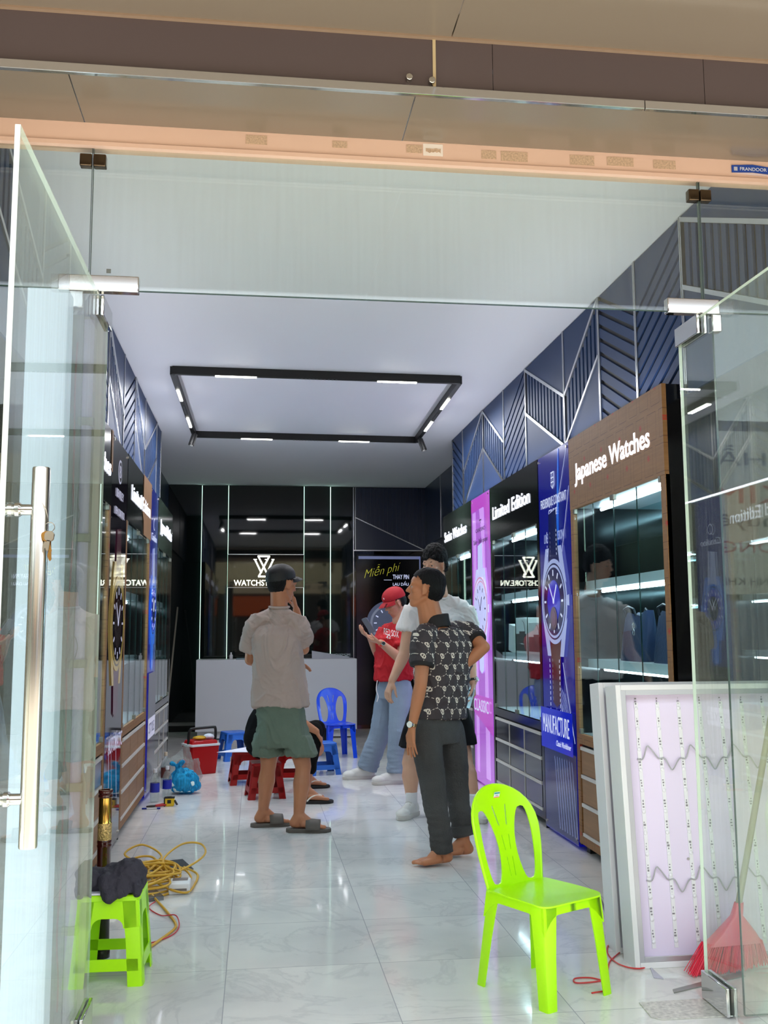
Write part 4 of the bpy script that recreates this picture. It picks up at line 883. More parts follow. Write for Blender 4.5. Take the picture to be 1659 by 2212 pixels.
def plastic_chair(m, label, group, loc, rz, sc=1.0, slits=True, nm='plastic_chair'):
    """local: faces -y, seat 0.36 high, back about 0.70 high"""
    r = thing(nm, label, 'chair', group, loc, rz); r.scale = (sc, sc, sc)
    SH = .345; sw = .160; sd = .155
    # backrest in (u, v): v from 0 (seat) to .37
    def prof(v): return .140+.026*math.sin(min(1, v/.22)*math.pi/2)
    outer = []
    for i in range(13): v = -.03+.24*i/12; outer.append((prof(max(0, v)), v))
    for i in range(1, 16): a = math.pi*i/16; outer.append((.166*math.cos(a), .21+.155*math.sin(a)**.9))
    for i in range(12, -1, -1): v = -.03+.24*i/12; outer.append((-prof(max(0, v)), v))
    holes = []
    for s in (-1, 1):
        h_ = []
        for i in range(24):
            a = 2*math.pi*i/24; vv = .135+.135*math.sin(a); xin = .052+.020*(vv/.27)-.018*math.sin(math.pi*vv/.27); xout = .122+.016*(vv/.27)
            xm = (xin+xout)/2; hw = (xout-xin)/2; cc = math.copysign(abs(math.cos(a))**.55, math.cos(a)); h_.append((s*(xm+hw*cc), vv+.008))
        holes.append(h_ if s > 0 else list(reversed(h_)))
    if slits:
        for s in (-1, 1):
            for (v0, v1, x0, x1, w_) in ((.215, .285, .020, .034, .0035), (.125, .175, .014, .018, .0022), (.03, .095, .012, .014, .0018)):
                holes.append([(s*x0-w_, v0), (s*x0, v0-.004), (s*x0+w_, v0), (s*x1+w_, v1), (s*x1, v1+.005), (s*x1-w_, v1)])
    bm = outline2d(outer, holes, .006); slice_bm(bm, 0, [-.15+.02*i for i in range(16)]); slice_bm(bm, 1, [-.02+.02*i for i in range(20)])
    for v in bm.verts:
        u, vv, w_ = v.co
        y = sd-.010+max(0, vv)*.27+.12*max(0, vv)**2 - .9*u*u*(.35+min(1, vv/.2)*.65) + w_; z = SH+vv*.97-.012*0
        v.co = Vector((u, y, z))
    bk = bm_obj(bm, 'backrest', m, r, .0012)
    # rolled rim round the back
    pts = []
    for i in range(13): v = -.01+.22*i/12; pts.append((prof(max(0, v))-.002, v))
    for i in range(1, 16): a = math.pi*i/16; pts.append((.164*math.cos(a), .21+.153*math.sin(a)**.9))
    for i in range(12, -1, -1): v = -.01+.22*i/12; pts.append((-prof(max(0, v))+.002, v))
    mb = MB(); mb.tube([(u, sd-.008+max(0, v)*.27+.12*max(0, v)**2-.9*u*u*(.35+min(1, v/.2)*.65), SH+v*.97) for u, v in pts], .0065, 8); mb.build('back_rim', m, bk)
    # seat with dished surface
    bm = outline2d(rounded(sw*2, sd*2+.02, .045, 6), [], .006); slice_bm(bm, 0, [-.16+.02*i for i in range(17)]); slice_bm(bm, 1, [-.16+.02*i for i in range(17)])
    for v in bm.verts:
        u, vv, w_ = v.co; q = max(0, 1-(u/sw)**2)*max(0, 1-(vv/sd)**2); tp = 1-.06*max(0, vv)/sd
        v.co = Vector((u*tp, vv, SH+w_-.012*q-.004*max(0, -vv/sd)**3))
    bm_obj(bm, 'seat', m, r, .001)
    cs = [(-1, -1), (1, -1), (1, 1), (-1, 1)]; H0 = SH-.002
    F = {}
    for sx, sy in cs:
        tp = Vector((sx*(sw-.012 if sy < 0 else sw-.02), sy*(sd-.004), H0)); bt = Vector((sx*(sw+.004), sy*(sd+.025 if sy < 0 else sd+.035), 0)); F[(sx, sy)] = (tp, bt)
        mb = MB(); leg_piece(mb, tp, bt, (-sx, 0, 0), (0, -sy, 0), .066, .044, .005); mb.build('leg', m, r, 0)
    for k, (c0, c1) in enumerate((((-1, -1), (1, -1)), ((1, -1), (1, 1)), ((1, 1), (-1, 1)), ((-1, 1), (-1, -1)))):
        (t0, b0), (t1, b1) = F[c0], F[c1]
        def Q(f, z): q = (H0-z)/H0; return (t0.lerp(b0, q)).lerp(t1.lerp(b1, q), f)
        n_in = Vector((-(t1-t0).normalized().y*1, (t1-t0).normalized().x, 0))*.005
        fs = [0]+[.04+.92*i/14 for i in range(15)]+[1]; up = [Q(f, H0) for f in fs]; dn = []
        for f in fs: e = min(f, 1-f); dep = .036+.062*max(0, 1-e/.26)**2; dn.append(Q(f, H0-dep))
        mb = MB()
        for i in range(len(fs)-1):
            vs = [up[i], up[i+1], dn[i+1], dn[i]]; mb._add(vs+[v+n_in for v in vs], ((0, 1, 2, 3), (7, 6, 5, 4), (0, 3, 7, 4), (1, 5, 6, 2), (3, 2, 6, 7), (0, 4, 5, 1)))
        bmesh.ops.remove_doubles(mb.b, verts=mb.b.verts, dist=1e-5); mb.build('apron', m, r)
    return r
cg = plastic_chair(LIME, 'lime green plastic chair standing alone in the right foreground', None, (1.06, 3.705, 0), math.radians(29), 1.0)
b = MB()
S_ = mat('sticker_white', (230, 232, 236), .4); 
zst = .345+.325*.97; yst = .155-.010+.325*.27+.12*.325**2-.9*.0-.006
fr = (Vector((1, 0, 0)), Vector((0, -.26, .966)), Vector((0, -.966, -.26)))
st = MB().prism(rounded(.030, .028, .004), (0.0, yst-.0015, zst), fr[0], fr[1], fr[2]*.0006).build('sticker', S_, cg)
MB().prism(rounded(.028, .006, .002, 3, 0, .009), (0, yst-.0024, zst), fr[0], fr[1], fr[2]*.0004).build('sticker_top', mat('sticker_teal', (50, 150, 150), .4), st, 0, False)
MB().prism(rounded(.028, .007, .002, 3, 0, -.009), (0, yst-.0024, zst), fr[0], fr[1], fr[2]*.0004).build('sticker_base', mat('sticker_pink', (240, 120, 120), .4), st, 0, False)
text('sticker_print', 'VIỆT', Vector((-.009, yst-.0024, zst-.003)), fr, .018, .005, mat('sticker_ink', (40, 50, 110), .5), st, .0004)
plastic_chair(BLUEP, 'bright blue plastic chair in front of the white counter', None, (.86, 10.62, 0), math.radians(14), 1.0)

# ------------------------------------------------------------------ jacket on the stool, water pipe, cables
JK = mat('jacket_cloth', (48, 46, 58), .8, bump=.5, bscale=90)
def blob(name, fn, m, parent=None, voxel=.008, smooth=4, disp=None, sub=None, cut=None, keep=None):
    """fn(MB) adds overlapping solids; they are fused into one continuous surface"""
    mb = MB(); fn(mb); bmesh.ops.recalc_face_normals(mb.b, faces=mb.b.faces); me = bpy.data.meshes.new(name); mb.b.to_mesh(me); mb.b.free()
    o = bpy.data.objects.new(name, me); COL.objects.link(o)
    md = o.modifiers.new('r', 'REMESH'); md.mode = 'VOXEL'; md.voxel_size = voxel; md.use_smooth_shade = True
    if smooth: s = o.modifiers.new('s', 'SMOOTH'); s.factor = .5; s.iterations = smooth
    dg = bpy.context.evaluated_depsgraph_get(); me2 = bpy.data.meshes.new_from_object(o.evaluated_get(dg)); o.modifiers.clear(); old = o.data; o.data = me2; bpy.data.meshes.remove(old); me2.name = name
    bm = bmesh.new(); bm.from_mesh(me2)
    if keep:
        bmesh.ops.delete(bm, geom=[v for v in bm.verts if not keep(v.co)], context='VERTS')
    if disp:
        bm.normal_update(); mv = [(v, v.co+v.normal*disp(v.co, v.normal)) for v in bm.verts]
        for v, c in mv: v.co = c
    bm.to_mesh(me2); bm.free()
    for p in me2.polygons: p.use_smooth = True
    me2.materials.clear(); me2.materials.append(m)
    if parent: o.parent = parent
    return o
def fold(sc=(1, 1, 1), amp=.01, f=12, off=0):
    def d(c, n):
        p = Vector((c.x*sc[0], c.y*sc[1], c.z*sc[2]))*f+Vector((off, off, off)); return amp*(noise.noise(p)+.5*noise.noise(p*2.1))
    return d
jz = .325
def jk(mb):
    for (x, y, z, rx, ry, rz_) in ((-.52, 4.05, .37, .085, .07, .05), (-.47, 4.02, .39, .065, .06, .055), (-.59, 4.06, .36, .06, .07, .045), (-.44, 4.03, .36, .03, .05, .035)): mb.ell((x, y, z), (rx, ry, rz_))
    mb.cap((-.61, 4.0, .375), .03, (-.655, 4.0, .33), .026); mb.cap((-.54, 3.985, .37), .035, (-.535, 3.955, .325), .028); mb.cap((-.45, 3.99, .37), .03, (-.435, 3.965, .34), .026); mb.cap((-.50, 3.98, .37), .03, (-.485, 3.955, .335), .024)
jo = blob('jacket', jk, JK, voxel=.006, smooth=3, disp=lambda c, n: .010*noise.noise(Vector((c.x*26, c.y*10, c.z*9)))+.006*noise.noise(c*55))
tag(jo, 'crumpled dark grey jacket lying on the lime green stool', 'jacket')
o = MB().box((-.64, 3.97, .3235), (-.555, 4.05, .331)).build('white_cloth', PAP, None, .002); tag(o, 'white cloth corner under the dark jacket on the stool', 'cloth')
# bamboo-style water pipe
pz = lambda y: at(232, y, 4.31).z
wp = thing('water_pipe', 'tall brown and brass water pipe standing behind the green stool', 'water pipe', loc=(-.607, 4.31, 0)); ox, oy = -.607, 4.31
RW = mat('dark_red_wood', (62, 18, 14), .15, coat=.5, var=.3, vscale=20); GB = mat('gold_brass', (214, 168, 84), .14, 1); ORN = mat('ornate_band', (196, 164, 106), .35, .6, var=.6, vscale=140, bump=.6, bscale=160)
z = [0, .02, .06, .17, .30, .445, .468, .52, .528, .60, .606, .65]
MB().lathe([(.034, 0), (.034, .03), (.031, .034), (.033, .045), (.030, .06), (.029, .17), (.028, .20)], (ox, oy, 0), 28).build('base_tube', mat('black_wood', (22, 18, 16), .3, coat=.3), wp)
MB().lathe([(.028, .20), (.028, .43), (.0295, .434), (.0295, .440), (.028, .444), (.0295, .449), (.0295, .455), (.028, .46)], (ox, oy, 0), 28).build('wood_tube', RW, wp)
MB().lathe([(.0278, .46), (.0285, .462), (.0285, .525), (.0278, .527)], (ox, oy, 0), 28).build('ornate_band', ORN, wp)
MB().lathe([(.0275, .527), (.026, .53), (.026, .628)], (ox, oy, 0), 28).build('brass_tube', GB, wp)
MB().lathe([(.026, .628), (.0295, .632), (.0295, .640), (.027, .643), (.0295, .648), (.0295, .655), (.0285, .660), (.018, .660), (.018, .64)], (ox, oy, 0), 28).build('wood_rim', RW, wp); fix(wp)
# yellow cable coil
YC = mat('yellow_cable', (206, 160, 48), .5)
random.seed(11)
def spline(pts, n=8):
    P = [Vector(p) for p in pts]; out = []
    for i in range(len(P)-1):
        p0, p1, p2, p3 = P[max(0, i-1)], P[i], P[i+1], P[min(len(P)-1, i+2)]
        for k in range(n):
            t_ = k/n; out.append(.5*((2*p1)+(-p0+p2)*t_+(2*p0-5*p1+4*p2-p3)*t_*t_+(-p0+3*p1-3*p2+p3)*t_**3))
    out.append(P[-1]); return out
pts = []
cx, cy = -.56, 5.46
for k in range(13):
    a0 = random.uniform(0, 6.28); rx = random.uniform(.10, .20); ry = random.uniform(.12, .30); ox_ = random.uniform(-.05, .05); oy_ = random.uniform(-.10, .10); tl_ = random.uniform(-.5, .5)
    for i in range(9):
        a = a0+i*.72; x_, y_ = rx*math.cos(a), ry*math.sin(a); pts.append((cx+ox_+x_*math.cos(tl_)-y_*math.sin(tl_), cy+oy_+x_*math.sin(tl_)+y_*math.cos(tl_), max(.008, .012+.006*k+.012*math.sin(a*1.7+k))))
loop1 = [(-.42, 5.42, .05), (-.48, 5.62, .09), (-.40, 5.86, .12), (-.30, 5.95, .10), (-.27, 5.75, .08), (-.38, 5.50, .06), (-.52, 5.42, .05), (-.42, 5.25, .03), (-.33, 5.22, .015), (-.30, 5.40, .01), (-.30, 5.62, .01), (-.38, 5.75, .02)]
loop2 = [(-.60, 5.7, .06), (-.70, 5.75, .10), (-.62, 5.88, .12), (-.50, 5.75, .08), (-.56, 5.45, .06)]
end = [(-.50, 5.20, .02), (-.46, 5.10, .01), (-.40, 4.92, .008), (-.345, 4.72, .008), (-.345, 4.62, .008), (-.40, 4.45, .008), (-.46, 4.28, .008)]
b = MB(); b.tube(spline(pts+loop2, 6), .0058, 7); b.tube(spline(loop1, 8), .0058, 7); b.tube(spline(end, 8), .0058, 7); b.tube(spline([(-.84, 5.75, .01), (-.75, 5.8, .02), (-.62, 5.78, .05), (-.55, 5.6, .05)], 8), .0058, 7); b.tube(spline([(-.83, 5.5, .01), (-.72, 5.62, .02), (-.55, 5.55, .05)], 8), .0058, 7)
tag(b.build('extension_cable', YC), 'long yellow cable coiled in a heap on the tiles left of the doorway', 'cable')
RC = mat('red_wire', (196, 44, 56), .45)
b = MB(); b.tube(spline([(-.47, 5.10, .008), (-.49, 5.0, .006), (-.42, 4.86, .006), (-.35, 4.80, .02), (-.325, 4.66, .006), (-.36, 4.52, .006), (-.48, 4.42, .006), (-.62, 4.46, .006), (-.70, 4.55, .006)], 8), .0028, 6)
tag(b.build('red_wire', RC), 'thin red wire running from the yellow cable heap to the green stool', 'wire')
o = MB().box((-.62, 5.12, 0), (-.46, 5.30, .02), Matrix.Rotation(.35, 3, 'Z')).build('grey_offcut', mat('dark_mirror_offcut', (110, 112, 116), .2, .5), None, .002); tag(o, 'grey offcut sheet under the near side of the yellow cable', 'offcut')
o = MB().box((-.66, 5.72, 0), (-.36, 5.98, .006), Matrix.Rotation(.3, 3, 'Z')).build('grey_sheet', MT['dark_mirror_offcut'], None, .001); tag(o, 'flat grey sheet under the far side of the yellow cable', 'sheet')
ad = thing('socket_box', 'white plastic socket box at the right edge of the yellow cable', 'socket box', loc=(-.37, 5.30, 0))
MB().box((-.42, 5.24, 0), (-.315, 5.36, .055)).build('box_body', WHITEP, ad, .006); MB().box((-.405, 5.30, .055), (-.33, 5.345, .058)).box((-.40, 5.238, .018), (-.33, 5.24, .03)).build('socket_slots', mat('slot_grey', (120, 110, 108), .5), ad, .0, False); fix(ad)

# ------------------------------------------------------------------ bottles, cooler, bags and small tools on the left
def bottle(loc, label, h=.215, r=.031, cap=(222, 224, 230), lab=(28, 44, 170), tint=None, capname='cap_white'):
    o = thing('water_bottle', label, 'bottle', 'plastic water bottles', loc); x, y, z = loc; s = h/.215
    pr = [(.0, .001), (r*.86, .001), (r, .008), (r, .05*s), (r*.93, .055*s), (r, .06*s), (r, .13*s), (r*.97, .145*s), (r*.62, .175*s), (.013, .185*s), (.013, .198*s)]
    MB().lathe([(max(a, .0005), z+b_) for a, b_ in pr], (x, y, 0), 20).build('bottle_body', tint or PL_CLEAR, o)
    MB().lathe([(r+.0006, z+.065*s), (r+.0006, z+.125*s)], (x, y, 0), 20, cap=False).build('bottle_label', mat('label_%d_%d_%d' % lab, lab, .4), o)
    MB().lathe([(.0145, z+.192*s), (.015, z+.194*s), (.015, z+.212*s), (.0135, z+.215*s)], (x, y, 0), 16).build('bottle_cap', mat(capname, cap, .4), o); return fix(o)
bottle((-.765, 8.06, 0), 'water bottle with blue label and white cap, left one by the blue bag', .25, .036)
bottle((-.685, 8.22, 0), 'water bottle with blue label pressed against the blue bag', .25, .036)
bottle((-.745, 8.74, 0), 'clear bottle with cream cap behind the blue bag', .30, .038, (214, 196, 168), (120, 70, 60), None, 'cap_cream')
bt = bottle((-.725, 3.96, 0), 'clear water bottle beside the green stool, seen through the glass door', .225, .034, (226, 230, 232), (96, 120, 168))
text('label_print', 'AQUAFINA', (-.751, 3.925, .08), FR['B'], .05, .014, WHITEP, bt, .0008); fix(bt)
# red cooler box
cb = thing('cooler_box', 'red cooler box with white rim and black carrying handle', 'cooler', loc=(-.50, 9.62, 0), rz=0)
def rbox(mb, cx_, cy_, w0, d0, z0, w1, d1, z1, rz, rr=.02):
    ca, sa = math.cos(rz), math.sin(rz)
    mb.skin([[Vector((cx_+x*ca-y*sa, cy_+x*sa+y*ca, z)) for x, y in rounded(w_, d_, rr, 4)] for w_, d_, z in ((w0, d0, z0), (w1, d1, z1))])
CA = math.radians(28); m = MB(); rbox(m, -.50, 9.62, .24, .18, .0, .285, .225, .255, CA); m.build('cooler_body', mat('cooler_red', (168, 6, 12), .4, 0, .3), cb, .003)
m = MB(); rbox(m, -.50, 9.62, .296, .236, .255, .30, .24, .275, CA); m.build('rim', WHITEP, cb, .003)
m = MB(); rbox(m, -.50, 9.62, .27, .21, .275, .25, .19, .305, CA, .03); m.build('lid', MT['cooler_red'], cb, .004)
c, s = math.cos(CA), math.sin(CA); L = lambda x, y, z: (-.50+x*c-y*s, 9.62+x*s+y*c, z)
m = MB(); m.tube(spline([L(-.135, -.02, .27), L(-.135, -.03, .37), L(-.125, -.04, .405), L(-.10, -.045, .415), L(.10, -.045, .42), L(.125, -.04, .41), L(.135, -.03, .37), L(.135, -.02, .27)], 5), .013, 8); m.build('handle', BLACKM, cb)
MB().box((-.555, 9.505, .278), (-.47, 9.51, .303), Matrix.Rotation(CA, 3, 'Z')).build('label', PAP, cb, 0, False); fix(cb)
o = crumple('yellow_packet', (-.51, 9.6, .325), (.06, .035, .02), mat('yellow_foil', (214, 168, 40), .3), seed=4, zmin=.306, sub=3); tag(o, 'crumpled yellow packet on the lid of the red cooler', 'packet')
o = crumple('white_tissue', (-.43, 9.66, .33), (.05, .03, .025), PAP, seed=9, zmin=.306, sub=3); tag(o, 'crumpled white tissue on the lid of the red cooler', 'tissue')
# blue bag with foam boxes
bb = thing('plastic_bag', 'translucent blue plastic bag knotted around foam boxes', 'bag', loc=(-.575, 8.42, 0))
def bluebag(mb):
    mb.ell((-.575, 8.44, .10), (.125, .10, .10)); mb.ell((-.56, 8.45, .06), (.13, .10, .06)); mb.cap((-.60, 8.42, .17), .05, (-.625, 8.42, .225), .018); mb.cap((-.625, 8.42, .225), .014, (-.66, 8.40, .245), .022); mb.cap((-.625, 8.42, .225), .014, (-.58, 8.40, .255), .022)
o = blob('bag_film', bluebag, PL_BLUE, bb, .008, 3, lambda c_, n: .006*noise.noise(c_*45)+.008*noise.noise(Vector((c_.x*30, c_.y*30, c_.z*6))), keep=None)
fix(bb)
fb = thing('foam_box', 'white foam food box inside the blue plastic bag', 'food box', loc=(-.575, 8.43, .02))
MB().skin([[Vector((-.575+x, 8.43+y, z)) for x, y in rounded(w_, d_, .02, 4)] for w_, d_, z in ((.13, .10, .02), (.185, .14, .075))]).build('box_base', mat('foam', (226, 244, 240), .6), fb)
MB().skin([[Vector((-.575+x, 8.43+y, z)) for x, y in rounded(w_, d_, .02, 4)] for w_, d_, z in ((.19, .145, .077), (.185, .14, .10), (.15, .11, .125))]).build('box_lid', MT['foam'], fb); fix(fb)
# thin clear bag
def clearbag(mb): mb.ell((-.655, 8.95, .125), (.145, .14, .115)); mb.cap((-.62, 8.98, .18), .10, (-.60, 8.99, .29), .035); mb.cap((-.74, 8.9, .08), .06, (-.79, 8.85, .12), .025); mb.cap((-.52, 8.92, .08), .07, (-.50, 8.92, .20), .03)
o = blob('thin_plastic_bag', clearbag, PL_FILM, None, .010, 3, lambda c_, n: .016*noise.noise(Vector((c_.x*22, c_.y*22, c_.z*7)))+.006*noise.noise(c_*50)); tag(o, 'thin clear plastic bag crumpled against the red cooler', 'bag')
o = crumple('red_packet', (-.62, 8.98, .17), (.05, .04, .04), mat('dark_red_foil', (120, 20, 44), .4), seed=6, sub=3); tag(o, 'dark red packet inside the thin clear bag', 'packet')
# tape measure, pliers, pen
tm = thing('tape_measure', 'yellow and black tape measure on the tiles', 'tape measure', loc=(-.635, 7.86, 0))
MB().prism(rounded(.075, .068, .016, 5, 0, .034), (-.635, 7.84, 0), (1, 0, 0), (0, 0, 1), (0, .038, 0)).build('case', mat('tape_yellow', (230, 190, 20), .35), tm, .003)
MB().prism(rounded(.079, .010, .004, 3, 0, .063), (-.635, 7.838, 0), (1, 0, 0), (0, 0, 1), (0, .042, 0)).box((-.676, 7.838, .0), (-.666, 7.88, .06)).box((-.65, 7.8375, .022), (-.622, 7.8385, .048)).build('rubber_trim', BLACKM, tm, .002)
MB().bar((-.598, 7.85, .045), (-.575, 7.83, .012), .016, .008).build('belt_clip', BLACKM, tm, .002); fix(tm)
pl = thing('pliers', 'red and black handled pliers on the tiles beside the tape measure', 'pliers', loc=(-.74, 7.86, 0))
MB().prism([(0, -.008), (.06, -.020), (.075, 0), (.06, .018), (0, .004)], (-.80, 7.80, .004), (.9, .42, 0), (-.42, .9, 0), (0, 0, .012)).build('jaws', mat('dark_steel', (70, 66, 60), .3, .9), pl, .002)
b = MB()
for sg_ in (-1, 1): b.tube(spline([(-.735, 7.832+sg_*.006, .01), (-.70, 7.85+sg_*.022, .011), (-.66, 7.875+sg_*.030, .012), (-.635, 7.885+sg_*.028, .012)], 5), .0075, 8)
b.build('grip', mat('grip_red', (186, 30, 34), .4), pl); fix(pl)
pn = thing('marker_pen', 'white marker pen with blue caps on the tiles', 'pen', loc=(-.755, 7.74, 0))
MB().cyl((-.80, 7.74, .006), (-.70, 7.735, .006), .0055).build('barrel', WHITEP, pn); b = MB(); b.cyl((-.825, 7.741, .006), (-.79, 7.7395, .006), .0068).cyl((-.715, 7.736, .006), (-.69, 7.735, .006), .0068); b.build('cap', mat('pen_blue', (24, 40, 140), .4), pn); fix(pn)
b = MB().bar((-.93, 10.5, .02), (-.99, 12.9, 1.62), .018, .018); tag(b.build('grey_pole', mat('pole_grey', (110, 104, 92), .5)), 'thin grey pole leaning in the dark back left corner', 'pole')
o = crumple('black_backpack', (.74, 11.9, .10), (.12, .12, .13), BLACKM, seed=2, zmin=.0, sub=3, amp=.15); tag(o, 'black bag on the floor behind the blue chair', 'bag')

# ------------------------------------------------------------------ opened light boxes on the right
ALU = mat('frame_aluminium', (200, 200, 206), .3, .6); LAV = mat('lavender_board', (232, 220, 244), .5); LSTR = mat('led_strip_white', (236, 236, 240), .4); SMD = mat('component_dark', (140, 136, 142), .5)
def lightbox(x0, y0, W, H, D, lean, label, full=True):
    r = thing('light_box', label, 'light box', 'opened light boxes leaning on the right', loc=(x0, y0, 0)); r.rotation_euler = (-lean, 0, 0)
    a = .022
    f = MB(); f.box((0, 0, 0), (a, D, H)).box((W-a, 0, 0), (W, D, H)).box((a, 0, 0), (W-a, D, a)).box((a, 0, H-a), (W-a, D, H)); f.build('frame', WHITEP, r, .002)
    f = MB(); f.box((a, .002, a), (a+.02, .012, H-a)).box((W-a-.02, .002, a), (W-a, .012, H-a)).box((a+.02, .002, a), (W-a-.02, .012, a+.02)).box((a+.02, .002, H-a-.02), (W-a-.02, .012, H-a)); f.build('inner_rail', ALU, r, .001)
    MB().box((a, D*.5, a), (W-a, D*.5+.004, H-a)).build('back_board', LAV, r, 0, False)
    if not full: return r
    n = 8; yb = D*.5-.002
    for i in range(n):
        xx = .105+(W-.19)*i/(n-1); st = MB().box((xx-.008, yb-.001, .06), (xx+.008, yb+.001, H-.07)).build('led_strip', LSTR, r, 0, False)
        lens = MB(); cmp_ = MB(); random.seed(i)
        for k in range(12):
            zz = .085+(H-.18)*k/11; lens.lathe([(.0085, 0), (.0075, -.003), (.003, -.0055)], (xx, yb-.001, zz), 12, 'y')
            for q in range(3): cmp_.box((xx-.004+random.uniform(-.003, .003), yb-.0022, zz+.016+q*.011), (xx+.001+random.uniform(-.002, .003), yb-.001, zz+.020+q*.011+random.uniform(0, .004)))
        lens.build('lens', LSTR, st); cmp_.build('components', SMD, st, 0, False)
    wire = mat('grey_wire', (176, 176, 180), .4)
    for zz, nm in ((H*.725, 0), (H*.29, 1)):
        b = MB(); P = []
        for i in range(n):
            xx = .105+(W-.19)*i/(n-1); up_ = (i % 2 == 0); g = (W-.19)/(n-1)
            P += [(xx-.012, yb-.004, zz), (xx+.012, yb-.004, zz)]
            if i < n-1: P += [(xx+g*.30, yb-.014, zz+(.048 if up_ else -.035)), (xx+g*.42, yb-.016, zz+(.045 if up_ else -.045)), (xx+g*.7, yb-.01, zz+(.014 if up_ else -.012))]
        b.tube(spline(P, 5), .0028, 6); b.build('wire', wire, r)
    MB().lathe([(.006, 0), (.004, -.004)], (W*.33, yb, H*.36), 10, 'y').build('screw', STEEL, r)
    return r
lightbox(1.468, 3.86, .84, 1.085, .125, math.atan(.12/1.08), 'front light box, opened to show rows of white LED strips')
lightbox(1.462, 4.05, .84, 1.085, .115, math.atan(.12/1.08), 'rear light box, leaning just behind the front one', False)
# upright light box with lavender tube behind the left side panel
ub = thing('upright_light_fixture', 'tall pale blue and lavender light box standing behind the left side panel', 'light box', loc=(-.8, 3.45, 0))
yy = 3.42; X_ = lambda px: at(px, 1450, yy).x
ub['label'] = 'tall lavender tube fixture with red cable behind the left side panel'; ub['category'] = 'light fixture'
MB().box((X_(127), yy+.03, .0), (X_(152), yy+.10, 2.40)).build('cable_channel', mat('channel_grey', (150, 152, 150), .5, var=.15, vscale=20), ub, 0, False)
MB().box((X_(152), yy+.045, .0), (X_(197), yy+.10, 2.40)).build('side_board', mat('beige_grey_board', (176, 172, 156), .6), ub, 0, False)
MB().cyl((X_(166), yy+.03, .02), (X_(166), yy+.03, 2.38), .019, None, 16).build('lavender_tube', mat('lavender_tube', (206, 196, 224), .4), ub)
b = MB()
for z_ in (.35, .80, 1.20, 1.62, 2.02): b.box((X_(150), yy+.004, z_-.014), (X_(184), yy+.06, z_+.014))
b.build('tube_clip', mat('clip_grey', (160, 160, 140), .5), ub, .002)
b = MB(); random.seed(2); P = [(X_(142)+random.uniform(-.004, .004), yy+.022, .1+.1*i) for i in range(23)]; b.tube(spline(P, 4), .003, 6); b.build('red_cable', mat('faded_red_cable', (176, 96, 90), .5), ub)
b = MB()
for z_ in (.55, .80, 1.02, 1.22, 1.40, 1.66):
    for k in range(3): a_ = random.uniform(-1, 1); b.tube(spline([(X_(142), yy+.02, z_), (X_(142)+.02*a_, yy+.005, z_+.05+.02*k), (X_(142)+.035*a_, yy-.0, z_+.03), (X_(142)+.01*a_, yy+.01, z_-.05)], 5), .0016, 5)
b.build('loose_wire', mat('loose_wire_grey', (120, 122, 120), .5), ub); fix(ub)
pb = MB().box((-.735, 3.18, .0), (-.607, 3.27, 2.40)).build('tall_light_box', mat('pale_blue_board', (206, 222, 240), .35, emit=(190, 214, 238), es=.30), None, .003); tag(pb, 'tall pale blue light box standing on end outside the left side panel', 'light box')

# ------------------------------------------------------------------ broom, offcuts and wires by the right door
br = thing('broom', 'broom with pink-red bristles leaning behind the right glass door', 'broom', loc=(1.80, 3.80, 0))
top = Vector((1.875, 3.82, .215)); hd = (Vector((2.30, 3.98, 1.60))-top).normalized()
MB().cyl(top-hd*.02, top+hd*1.35, .0125, .0125, 14).build('handle', mat('broom_stick', (150, 146, 118), .4), br)
BRI = mat('bristle_pink', (232, 44, 74), .5); PKF = mat('broom_cap', (226, 96, 110), .25)
ex = Vector((1, .12, 0)).normalized(); ey = Vector((-.12, 1, 0)).normalized()
def fan(w_, d_, c, n=20): return [Vector(c)+ex*x+ey*y for x, y in rounded(w_, d_, min(w_, d_)*.45, 4)]
MB().skin([fan(.035, .03, top+hd*.03), fan(.05, .034, top-hd*.02), fan(.17, .05, (1.85, 3.80, .14)), fan(.25, .055, (1.835, 3.795, .10))]).build('broom_head', PKF, br)
b = MB(); random.seed(8)
for i in range(520):
    f = random.uniform(-1, 1); g = random.uniform(-1, 1); p = Vector((1.835, 3.795, .11))+ex*f*.118+ey*g*.022; q = Vector((1.805+f*.165+random.uniform(-.006, .006), 3.78+f*.02+g*.035, random.uniform(.002, .014)+.02*max(0, f)))
    b.cyl(p, q, .0021, .0014, 4, False)
o = b.build('bristles', BRI, br, 0, False); o['kind'] = 'stuff'; fix(br)
def floorpoly(name, pts, m, label, cat, t_=.003, group=None):
    q = [fl(*p) for p in pts]; b = MB(); b.prism([(v.x, v.y) for v in q], (0, 0, .0005), (1, 0, 0), (0, 1, 0), (0, 0, t_)); return tag(b.build(name, m, None, .0006), label, cat, group)
floorpoly('floor_plate', ((1380, 2167), (1407, 2199), (1428, 2204), (1600, 2196), (1530, 2158)), mat('worn_plate', (206, 204, 196), .35, .3, var=.25, vscale=70), 'scratched metal floor plate by the foot of the right glass door', 'floor plate')
floorpoly('metal_strip_offcut', ((1453, 2139), (1456, 2146), (1610, 2110), (1600, 2100)), mat('grey_strip', (150, 152, 146), .35, .5), 'grey flat metal strip on the floor near the broom', 'metal strip')
floorpoly('clear_triangle', ((1403, 2088), (1412, 2113), (1434, 2116)), mat('violet_plastic', (176, 172, 190), .2, 0, .6), 'small clear triangular offcut on the floor near the light box', 'offcut')
def wire_px(name, lines, m, label, cat, r=.003):
    b = MB()
    for l in lines: b.tube(spline([fl(x, y, r+.001) for x, y in l], 7), r, 6)
    return tag(b.build(name, m), label, cat)
